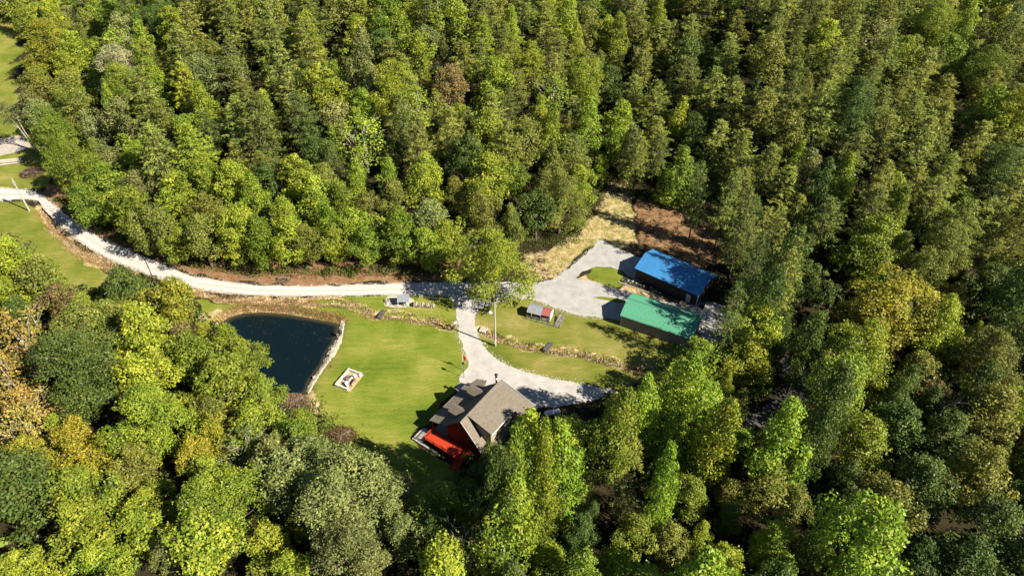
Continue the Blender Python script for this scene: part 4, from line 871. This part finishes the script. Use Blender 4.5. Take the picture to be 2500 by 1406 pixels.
def reg(k, gen, cm, tm):
    V, Q, segs = gen; KIND[k].append((np_mesh('crown', V, Q, cm), tubes_mesh('trunk', segs, tm)))
for i in range(10): reg('b', broad(100 + i, ('round', 'spread', 'round')[i % 3], (.2, .28, .14)[i % 3], 36 + 3 * (i % 3), 260, .40), M['leaf'], M['bark'])
for i in range(4): reg('B', broad(150 + i, ('round', 'spread')[i % 2], (.16, .24)[i % 2], 76, 620, .235, False, .80), M['leaf'], M['bark'])
for i in range(8): reg('c', broad(200 + i, 'cone', .10, 46, 270, .37), M['leaf'], M['bark'])
for i in range(9): reg('p', pine(300 + i, (1, .85, 1.1)[i % 3]), M['needle'], M['bark'])
for i in range(3): reg('s', broad(400 + i, 'spread', .25, 30, 95, .46, True), M['leaf'], M['palebark'])
COLR = {k: (v[0] * 1.44, v[1] * 1.42, v[2] * 1.42) for k, v in {'green': (.118, .160, .016), 'bright': (.142, .205, .018), 'lime': (.172, .218, .020), 'dark': (.062, .095, .018), 'olive': (.122, .140, .024),
        'gold': (.205, .205, .020), 'orange': (.235, .185, .040), 'brown': (.150, .125, .042), 'grey': (.132, .155, .045), 'pine': (.148, .178, .034), 'dpine': (.090, .118, .026), 'pale': (.26, .25, .12)}.items()}
CNAME = {'green': 'mid-green', 'bright': 'bright green', 'lime': 'yellow-green', 'dark': 'dark green', 'olive': 'olive', 'gold': 'golden yellow', 'orange': 'orange', 'brown': 'brown', 'grey': 'grey-green', 'pine': 'olive green', 'dpine': 'dark green', 'pale': 'pale grey-green'}
NAME = {'b': 'broadleaf_tree', 'c': 'narrow_tree', 'p': 'pine_tree', 's': 'bare_branched_tree'}
KWORD = {'b': 'broadleaf tree', 'c': 'narrow tree', 'p': 'pine', 's': 'thin-leaved tree'}
CAT = {'b': 'tree', 'c': 'tree', 'p': 'pine tree', 's': 'tree'}
HR = {'b': 1.4, 'c': 1.9, 'p': 1.65, 's': 1.45}; HMIN = {'b': 8, 'c': 9, 'p': 11, 's': 8}; HMAX = {'b': 19, 'c': 24, 'p': 19, 's': 18}
TREES = []                                    # x, y, crown width, height, kind, colour
OPENX = [[((-1500 if a < 0 else a), b) for a, b in OPEN[0]]] + OPEN[1:]
def crown_clear(x, y, W, h):
    z0 = tz(x, y); pts = [(x, y, z0), (x, y, z0 + h * .97), (x, y, z0 + .55 * h), (x - W * .42, y, z0 + .55 * h), (x + W * .42, y, z0 + .55 * h), (x, y, z0 + .25 * h), (x, y - W * .4, z0 + .4 * h)]
    pp = [P(*p) for p in pts]; ax = [p[0] for p in pp]; ay = [p[1] for p in pp]
    for o in OPENX:
        if inside(ax, ay, o).any(): return None
    return P(x, y, z0 + .62 * h)
def by_crown(px, py, wpx, k, c, hf=1.0):
    h = 14.0; x = y = 0; W = 8
    for _ in range(6):
        zt = 0 if _ == 0 else tz(x, y); x, y = G(px, py, zt + .62 * h); W = wpx / scale_at(x, y, zt + .62 * h); h = min(HMAX[k], max(HMIN[k], W * HR[k])) * hf
    if k == 'c': W *= 1.15
    if py < 650 and px < 1540:
        for _ in range(9):
            if crown_clear(x, y, W * .9, h) is not None: break
            y += 1.0
    TREES.append((x, y, W, h, k, c))
HAND = '''15 635 110 b lime;80 685 105 b lime;135 730 90 b lime;195 755 80 b lime;100 690 130 b olive;150 745 110 b brown;25 725 100 b lime;63 812 165 s orange;25 920 130 s orange;75 990 120 s orange;205 795 140 b olive
320 705 115 b dark;305 790 120 b olive;413 738 130 b gold;458 815 60 s brown;508 815 60 b gold;470 860 130 b green;560 826 90 b green;600 875 100 b green;565 930 160 b green;640 965 95 b green;188 904 240 b dark;362 940 160 b lime;290 855 100 b olive
60 1040 130 s orange;90 1100 125 b gold;190 1085 135 b gold;245 1120 80 b gold;375 1020 190 b lime;505 1010 105 b olive;620 1030 130 b green;600 1095 115 s grey;660 1130 130 b grey;50 1205 190 b dark;195 1190 170 b green;320 1145 115 b olive;465 1120 105 b gold;180 1295 170 b lime;335 1290 140 b lime;250 1375 130 b lime;50 1380 130 b lime;520 1225 220 b lime;480 1345 190 b lime;620 1190 90 s grey
690 1150 170 b grey;765 1125 150 b grey;850 1245 235 b grey;950 1200 115 b grey;880 1355 220 b grey;985 1290 110 b grey;640 1330 130 b lime;1065 1210 130 b green;1050 1300 110 b dark;1275 1300 70 b green
1620 1075 110 c green;1540 1090 90 p pine;1692 1205 110 b green;1870 1180 140 b olive;1785 1205 85 b olive;1522 1215 85 p grey;1545 1290 110 b green;1632 1325 110 b olive;1505 1370 100 c bright;1350 1375 110 b bright;1340 1255 80 b green;1762 1365 125 b lime;1888 1325 110 c bright;2058 1235 115 b dark;1905 1390 90 c bright;1992 1345 100 b olive;1420 1300 100 b dark;1440 1190 70 b olive
2172 775 235 b gold;2110 880 190 b lime;2422 865 160 b olive;1838 795 130 b lime;1818 885 110 b lime;1922 785 65 b olive;2110 640 135 b green;2250 1180 150 b dark;2400 1160 160 b olive;2420 1010 150 b olive;2485 1010 110 b lime;2300 1070 130 b dark;2200 1040 120 b dark;2290 960 80 s brown;2440 1290 160 b dark;2380 1380 150 b dark
1200 1150 90 b dark;1150 1215 80 b dark;1120 1255 90 b green;1255 1130 80 b green;1185 1110 60 b dark;90 135 130 b gold;285 165 110 b pale;1100 40 100 b brown;1275 330 110 b olive;1140 372 110 b dark;1505 300 80 c bright;490 235 75 c lime;640 228 65 c lime;1200 420 120 b lime;1390 400 110 b olive;1440 300 90 c bright;1370 480 130 b olive;1310 510 110 b dark;1420 150 110 b lime;300 285 100 b grey;70 270 70 s grey;130 330 120 b green;170 400 120 b green;100 215 90 b olive
620 470 80 c bright;870 425 70 c bright;420 470 100 b lime;510 520 100 b olive;590 560 120 b lime;700 520 90 b lime;760 470 90 c lime;810 540 90 c bright;870 560 100 b bright;960 480 90 b olive;985 560 90 c green;1060 540 110 b grey;1100 590 100 b lime;380 560 110 b olive;330 500 110 b green;260 450 110 b green;700 620 110 b lime;620 620 110 b green;480 600 110 b olive;800 630 90 b lime;880 640 90 b green;960 620 100 b green;1040 640 100 b bright;200 500 100 b green;550 640 90 b lime;430 610 80 b green;750 590 90 b olive;1170 520 100 b olive;1250 440 90 b green
815 340 60 c bright;1655 420 90 c green;1690 440 70 p dpine;1600 380 80 p dpine;1840 520 90 b dark;1820 600 90 p dpine;1870 560 100 p pine;1880 660 90 p dpine;2290 60 110 b bright;2140 100 100 b grey;2440 420 130 b dark;2150 580 120 b lime;2400 150 110 b green;2020 90 100 b lime;1660 270 70 c lime;1900 700 90 b dark;1980 680 90 b dark'''
for ln in HAND.split('\n'):  # dark crowns at lower right hold that wood's shade in their colour
    for it in ln.split(';'):
        a = it.split(); by_crown(float(a[0]), float(a[1]), float(a[2]), a[3], a[4])
def by_apex(px, py, wpx, k, c, h):
    x, y = G(px, py, h)
    for _ in range(4): x, y = G(px, py, tz(x, y) + h)
    TREES.append((x, y, wpx * (1.18 if k == 'c' else 1) / scale_at(x, y, h * .6), h, 'b' if k == 'L' else k, c))
    if k == 'L': LONE.append(len(TREES) - 1)
LONE = []
for a in ((1290,1008,125,'c','bright',28),(1338,1040,105,'c','green',28),(1205,1092,115,'b','dark',28),(1262,1058,90,'c','green',29),(1203,566,178,'L','lime',18.5),(1400,1030,120,'c','bright',25),(1522,942,120,'c','green',24),(1586,908,95,'c','bright',22),(1700,850,135,'c','bright',25),(1780,955,115,'c','lime',24),(1642,1098,80,'c','bright',22),(1220,1172,160,'c','bright',24),(1955,990,145,'c','bright',25),(2172,1232,205,'b','bright',23),
          (1838,460,95,'p','dpine',24),(1905,510,100,'p','pine',24),(1862,585,95,'p','dpine',24),(1935,590,100,'p','pine',23),(1880,640,95,'b','dark',22),(1960,560,110,'b','dark',23),(1720,400,80,'p','dpine',21),(1790,410,85,'p','pine',22),(2062,905,120,'b','dark',23),(2032,985,110,'b','dark',22),(1810,690,90,'p','dpine',22),(2000,760,90,'b','dark',21)): by_apex(*a)
nhand = len(TREES)
def pick(px, py):
    u = random.random()
    if py < 640 and px > 1540 + (0 if py < 420 else 60):
        if u < .68: return 'p', random.choice(('pine', 'pine', 'pine', 'dpine', 'pine', 'olive'))
        return ('b' if u < .86 else 'c'), random.choice(('green', 'green', 'bright', 'dark', 'lime', 'olive', 'grey', 'dark'))
    if py < 450 and px < 1540:
        if px > 320 and u < .46: return 'p', random.choice(('pine', 'pine', 'pine', 'lime', 'dpine'))
        return ('b' if u < .84 else 'c' if u < .95 else 's'), random.choice(('green', 'green', 'lime', 'olive', 'lime', 'grey', 'dark', 'bright', 'olive', 'lime', 'bright'))
    if py < 720 and px < 1540: return ('b' if u < .75 else 'c' if u < .95 else 's'), random.choice(('lime', 'lime', 'green', 'olive', 'bright', 'green', 'olive', 'lime'))
    if px > 1950 and py > 860: return ('b' if u < .8 else 'c'), random.choice(('dark', 'dark', 'olive', 'green', 'dark'))  # mostly dark leaf colours stand in for heavy shade at lower right
    if px > 1950: return ('b' if u < .8 else 'c'), random.choice(('olive', 'dark', 'green', 'olive', 'lime', 'dark'))
    if px > 1000: return ('c' if u < .6 else 'b'), random.choice(('bright', 'green', 'bright', 'olive', 'dark', 'lime'))
    return ('b' if u < .95 else 's'), random.choice(('lime', 'green', 'grey', 'olive', 'lime', 'dark', 'gold'))
tx = [t[0] for t in TREES]; ty = [t[1] for t in TREES]; tw = [t[2] for t in TREES]
for it in range(26000):
    x = random.uniform(-245, 245); y = random.uniform(34, 330)
    if it < 9000: W = random.uniform(8, 12)
    elif it < 18000: W = random.uniform(5.5, 8)
    else: W = random.uniform(3.8, 6)
    dx = np.array(tx) - x; dy = np.array(ty) - y
    if (dx * dx + dy * dy < ((np.array(tw) + W) * .335) ** 2).any(): continue
    z0 = tz(x, y); px, py = P(x, y, z0 + 8)
    if not (-420 < px < 2900 and -230 < py < 1750): continue
    k, c = pick(px, py)
    if k == 'c': W *= .95
    if k == 'p': W = min(W * 1.15, 10.5)
    h = min(HMAX[k], max(HMIN[k], W * HR[k])) * random.uniform(.78, 1.22)
    if crown_clear(x, y, W, h) is None: continue
    TREES.append((x, y, W, h, k, c)); tx.append(x); ty.append(y); tw.append(W)
# ---- labels: the place in the wood, the colour and kind, then the order among look-alikes there
ANCH = [(60, 120, 'beside the upper left meadow'), (80, 320, 'by the rubble pad at left'), (190, 60, 'at the top left corner of the wood'), (230, 190, 'near the pale grey-green crown, upper left'), (190, 380, 'above the shaded road bend'), (220, 500, 'hanging over the shaded road bend'), (340, 90, 'on the top edge, left quarter'), (380, 250, 'left of the two slim yellow-green trees'), (350, 400, 'on the slope above the left road'), (360, 560, 'in the front row above left road'),
        (520, 80, 'on the top edge left of centre'), (560, 240, 'around the two slim yellow-green trees'), (530, 380, 'on the mid slope left of centre'), (520, 490, 'behind the front row above yellow tree'), (530, 610, 'in the front row above the pond, left'), (720, 70, 'on the top edge above the pond'), (740, 220, 'on the high slope above the pond'), (720, 370, 'on the mid slope above the pond'), (720, 490, 'low on the slope above pond'), (720, 610, 'in the front row above the pond'),
        (930, 60, 'at top near the rust-brown crown'), (930, 200, 'high on the slope above well shelter'), (930, 340, 'on the mid slope above well shelter'), (900, 480, 'low on the slope above well shelter'), (920, 610, 'in the front row above well shelter'), (1110, 80, 'by the rust-brown crown at top'), (1130, 230, 'high on the slope above lone tree'), (1120, 390, 'around the dark crown above lone tree'), (1080, 520, 'behind the road above the lone tree'), (1080, 630, 'at the road beside the lone tree'),
        (1210, 670, 'standing alone at the drive junction'), (1290, 70, 'on the top edge at the centre'), (1310, 220, 'high slope left of the clearing'), (1280, 350, 'around the brown crown left of clearing'), (1290, 520, 'at the left edge of the clearing'), (1420, 470, 'touching the straw clearing\'s left'), (1460, 90, 'on top edge above the clearing'), (1470, 240, 'high above the clearing'), (1460, 360, 'just behind the tip of the clearing'),
        (1620, 100, 'top edge right of the clearing'), (1630, 250, 'on the slope right above clearing'), (1640, 400, 'at the back of the shaded clearing'), (1800, 90, 'on the top edge above blue shed'), (1800, 250, 'on the high slope above blue shed'), (1800, 400, 'in the pines above blue shed'), (1830, 560, 'in the shade right of the clearing'), (1890, 690, 'in deep shade behind the blue shed'), (1980, 80, 'on the top edge in the right third'), (1980, 230, 'high in the right-hand pines'), (1990, 380, 'in the middle of right-hand pines'), (1990, 540, 'low in the right-hand pines'),
        (2160, 90, 'at the top, right fifth'), (2170, 240, 'upper pines near the right edge'), (2180, 400, 'mid pines near the right edge'), (2140, 590, 'above the big golden tree'), (2350, 80, 'near the top right corner'), (2370, 250, 'on the right edge, upper part'), (2400, 430, 'on the right edge, middle pines'), (2370, 620, 'right of and above golden tree'), (2170, 790, 'at the big golden crown on right'), (2400, 790, 'right of the big golden tree'), (2120, 900, 'below the big golden tree'), (2400, 960, 'on the right edge below golden tree'),
        (1860, 830, 'between the garage and the shaded lane'), (1980, 820, 'beside the dark gap at right'), (2230, 1060, 'in the dark wood right of the lane'), (2420, 1170, 'lower right edge of the wood'), (2230, 1200, 'in the dark hollow at lower right'), (2380, 1350, 'in the bottom right corner'), (2170, 1310, 'at the big round crown, bottom right'), (2020, 1290, 'on the bottom edge, right of centre'), (1950, 1100, 'in front of the shaded lane'), (1880, 1340, 'along the bottom, right of pale crown'), (1850, 1190, 'below the shaded lane'), (1760, 1060, 'left of the shaded lane'), (1700, 920, 'in front of the green-roofed garage'), (1580, 980, 'at the end of the drive'), (1500, 1080, 'right of the propane tank'), (1390, 1110, 'just right of the house'), (1290, 1070, 'touching the house on the right'), (1650, 1180, 'in the lower middle, right half'), (1530, 1250, 'in the lower wood right of house'), (1640, 1340, 'bottom edge below the drive end'), (1500, 1370, 'on the bottom edge right of house'), (1370, 1330, 'bottom edge just below the house'), (1220, 1300, 'at the bottom edge below house'), (1080, 1220, 'in shade below the red deck'), (1050, 1340, 'beside the dead tree at bottom'), (900, 1250, 'among the big grey-green crowns, bottom'), (880, 1370, 'bottom edge below the grey-green crowns'), (720, 1150, 'below the tan brush pile'), (640, 1300, 'left of the big grey-green crowns'), (480, 1330, 'on the bottom edge, left third'), (510, 1200, 'in the lower left wood'), (620, 1060, 'at the lower tip of the pond'), (570, 900, 'on the left shore of pond'), (480, 820, 'at the upper left of pond'), (390, 730, 'beside the yellow tree by road'), (300, 780, 'left of the yellow tree'), (370, 980, 'behind the left pond trees'), (400, 1100, 'near the gold patch, lower left'), (190, 900, 'at the big dark crown on left'), (60, 850, 'among the orange trees at left edge'), (80, 700, 'along the edge of left lawn'), (180, 760, 'below the left lawn edge'), (150, 1090, 'in the gold patch, lower left'), (60, 1210, 'on the left edge, lower part'), (220, 1200, 'below the gold patch, lower left'), (90, 1350, 'in the bottom left corner'), (290, 1340, 'on the bottom edge, left quarter')]
an_ = np.array([(a[0], a[1]) for a in ANCH], float)
ORD = ['first', 'second', 'third', 'fourth', 'fifth', 'sixth', 'seventh', 'eighth', 'ninth', 'tenth', 'eleventh', 'twelfth', 'thirteenth', 'fourteenth', 'fifteenth', 'sixteenth']
NUM = ['', 'one', 'two', 'three', 'four', 'five', 'six', 'seven', 'eight', 'nine', 'ten', 'eleven', 'twelve', 'thirteen', 'fourteen', 'fifteen', 'sixteen']
info = []
for i, (x, y, W, h, k, c) in enumerate(TREES):
    z0 = tz(x, y); px, py = P(x, y, z0 + .62 * h); s = scale_at(x, y, z0 + .62 * h); hw = W * s * .5; hh = h * s * .36
    vis = (-hw * .55 < px < 2500 + hw * .55) and (-hh * .5 < py < 1406 + hh * .6)
    info.append((i, px, py, W * s, vis))
count = {}; keep = set()
for i, px, py, s, vis in sorted(info, key=lambda q: (q[0] >= nhand, -q[3])):
    nm = NAME[TREES[i][4]]
    if vis and count.get(nm, 0) < 295: count[nm] = count.get(nm, 0) + 1; keep.add(i)
groups = {}
for i, px, py, s, vis in info:
    if i in keep:
        a = int(np.argmin((an_[:, 0] - px) ** 2 + ((an_[:, 1] - py) * 1.3) ** 2)); groups.setdefault((a, TREES[i][4], CNAME[TREES[i][5]]), []).append((px, i))
LAB = {}
for (a, k, c), l in groups.items():
    l.sort(); n = len(l)
    for j, (px, i) in enumerate(l):
        if n == 1: s = ''
        elif n == 2: s = (', left one of two,', ', right one of two,')[j]
        elif j == 0: s = f', leftmost of {NUM[min(n, 16)]},'
        elif j == n - 1: s = f', rightmost of {NUM[min(n, 16)]},'
        else: s = f', {ORD[min(j, 15)]} from left of {NUM[min(n, 16)]},'
        LAB[i] = f'{c} {KWORD[k]}{s} {ANCH[a][2]}'
        if len(LAB[i].replace('-', ' ').split()) > 16 or len(LAB[i].split()) > 15: LAB[i] = LAB[i].replace(' of ' + NUM[min(n, 16)] + ',', ',')
GRP = {'b': 'broadleaf trees of the surrounding wood', 'c': 'narrow trees of the surrounding wood', 'p': 'pines of the surrounding wood', 's': 'thin-leaved trees of the wood'}
rest = []
for i, (x, y, W, h, k, c) in enumerate(TREES):
    if i not in keep: rest.append(i); continue
    kk = 'B' if k == 'b' and W > 11.5 else k; cr, tk = KIND[kk][0 if i in LONE else random.randrange(len(KIND[kk]))]
    e = empty(NAME[k], (x, y, tz(x, y)), 2.2 if i in LONE else random.uniform(0, 6.28), LAB[i], CAT[k], GRP[k]); e.rotation_euler[0] = random.gauss(0, .04); e.rotation_euler[1] = random.gauss(0, .04); sx = W / TW; e.scale = (sx * random.uniform(.92, 1.08), sx * random.uniform(.92, 1.08), h / THT)
    o = bpy.data.objects.new('trunk', tk); link(o, e)
    o = bpy.data.objects.new('crown', cr); link(o, e); v = random.uniform(.85, 1.18); cc = COLR[c]; o.color = (cc[0] * v * random.uniform(.92, 1.1), cc[1] * v, cc[2] * v, 1)
print('TREES', len(TREES), count, 'rest', len(rest), 'maxgroup', max(len(l) for l in groups.values()))
# trees beyond the frame (and the smallest far ones) as one wood
LOW = {'b': [broad(500 + i, 'round', .2, 16, 60, .95)[:2] for i in range(2)], 'c': [broad(510, 'cone', .12, 18, 55, .95)[:2]], 'p': [(lambda t: (t[0], t[1]))(pine(520, 1, 10, 7))], 's': [broad(530, 'spread', .25, 14, 40, .9)[:2]]}
wk = ['green', 'lime', 'dark', 'olive', 'pine', 'brown']; cmap = {'bright': 'lime', 'gold': 'olive', 'orange': 'brown', 'grey': 'olive', 'pale': 'olive', 'dpine': 'dark'}
Vs, Qs, Ms, off = [], [], [], 0
for i in rest:
    x, y, W, h, k, c = TREES[i]; V, Q = LOW[k][i % len(LOW[k])]; a = random.uniform(0, 6.28); s = W / TW
    V = np.stack([(V[:, 0] * math.cos(a) - V[:, 1] * math.sin(a)) * s + x, (V[:, 0] * math.sin(a) + V[:, 1] * math.cos(a)) * s + y, V[:, 2] * h / THT + tz(x, y)], 1)
    Vs.append(V); Qs.append(Q + off); off += len(V); Ms.append(np.full(len(Q), wk.index(cmap.get(c, c))))
if Vs:
    me = np_mesh('woodland', np.concatenate(Vs), np.concatenate(Qs))
    for c in wk: me.materials.append(leaf_mat('wood_' + c, .22, .3, False, COLR[c]))
    me.polygons.foreach_set('material_index', np.concatenate(Ms).astype(np.int32)); tag(link(bpy.data.objects.new('woodland', me)), kind='stuff')
# undergrowth along the wood's edges and between the trunks
cs = []; r = np.random.default_rng(77)
for line, n, sp in ((PL([(150,490),(239,548),(352,598),(472,645),(580,662),(706,668),(840,664),(976,664),(1090,668)]), 70, .9), (PL([(1270,592),(1390,572),(1460,470),(1490,415)]), 40, .8), (PL([(1560,470),(1640,490),(1790,470),(1800,600)]), 30, 1.0), (PL([(640,990),(700,1020),(760,1070),(880,1165),(1000,1190),(1120,1160)]), 40, 1.0), (PL([(1440,1000),(1520,970),(1600,920)]), 20, .7)):
    x, y = scatter_line(line, n, sp, r)
    for a, b in zip(x, y):
        px, py = P(a, b, 1.2)
        if not inside([px], [py - 6], OPENX[0])[0] or r.random() < .12: q_ = r.uniform(.6, 1.5); cs.append((a, b, tz(a, b) + q_ * .2, q_))
V, Q = leafballs(cs, 110, .36, 9)
me = np_mesh('undergrowth', V, Q, leaf_mat('undergrowth', .2, .45, False, (.095, .125, .02))); tag(link(bpy.data.objects.new('undergrowth', me)), kind='stuff')
ux = r.uniform(-200, 200, 9000); uy = r.uniform(40, 300, 9000); uz = terr(ux, uy); cs = []
for a, b, c_ in zip(ux, uy, uz):
    px, py = P(a, b, c_ + 1.5)
    if not (-40 < px < 2540 and -40 < py < 1440): continue
    if any(inside([px, px - 25, px + 25], [py, py + 12, py + 12], o_).any() for o_ in OPENX): continue
    q_ = r.uniform(.9, 2.6); cs.append((a, b, c_ + q_ * r.uniform(.1, .8), q_))
    if len(cs) > 3000: break
V, Q = leafballs(cs, 42, .75, 10)
me = np_mesh('understory', V, Q, leaf_mat('understory', .2, .5, False, (.080, .105, .020))); tag(link(bpy.data.objects.new('understory', me)), kind='stuff')
# bare dead tree at the bottom edge and the leaning double trunk by the rubble pad
def dead_tree(x, y, h, seed, lab, lean):
    r = random.Random(seed); e = empty('dead_tree', (x, y, tz(x, y)), 0, lab, 'dead tree'); segs = []; kids = []
    def grow(p, d, L, rad, lv):
        q_ = p + d * L; segs.append((tuple(p), tuple(q_), rad, rad * .6, 6))
        if lv <= 0: return
        for _ in range(3 if lv > 1 else 2):
            nd = (d + Vector((r.gauss(0, .45), r.gauss(0, .45), r.gauss(.12, .3)))).normalized(); grow(p + d * L * r.uniform(.45, 1.0), nd, L * r.uniform(.5, .8), rad * .55, lv - 1)
    d0 = Vector((lean[0], lean[1], 1)).normalized(); grow(Vector((0, 0, -.3)), d0, h * .5, .26, 4)
    link(bpy.data.objects.new('trunk', tubes_mesh('trunk', segs[:1], M['deadwood'])), e); link(bpy.data.objects.new('branches', tubes_mesh('branches', segs[1:], M['deadwood'])), e)
x, y = G(1135, 1400, 4); dead_tree(x, y, 15, 3, 'bare grey dead tree between the grey-green crowns and the slim bright tree, bottom edge', (-.05, .1))
x, y = G(2300, 1000, 4); dead_tree(x, y, 9, 5, 'brown leafless small tree in the shade below the golden tree', (0, 0))
x, y = G(92, 372); e = empty('leaning_tree', (x, y, 0), 0, 'pale double trunk leaning left over the rubble pad', 'tree')
link(bpy.data.objects.new('trunk', tubes_mesh('trunk', [((0, 0, -.3), (-2.2, .6, 7), .24, .18, 8), ((-2.2, .6, 7), (-4.6, 1.4, 12.5), .18, .06, 7), ((.5, .1, -.3), (-1.0, .4, 6), .2, .15, 8), ((-1.0, .4, 6), (-2.6, 2, 12), .15, .05, 7), ((-2.2, .6, 7), (-3.6, -1.2, 10.5), .1, .03, 6)], mat('trunk_bark', (.30, .265, .21), noise=.3, nscale=3))), e)
o = bpy.data.objects.new('crown', KIND['s'][0][0]); link(o, e); o.color = (.14, .15, .05, 1); o.scale = (.95, .95, .5); o.location = (-3.6, 1.6, 6.5)
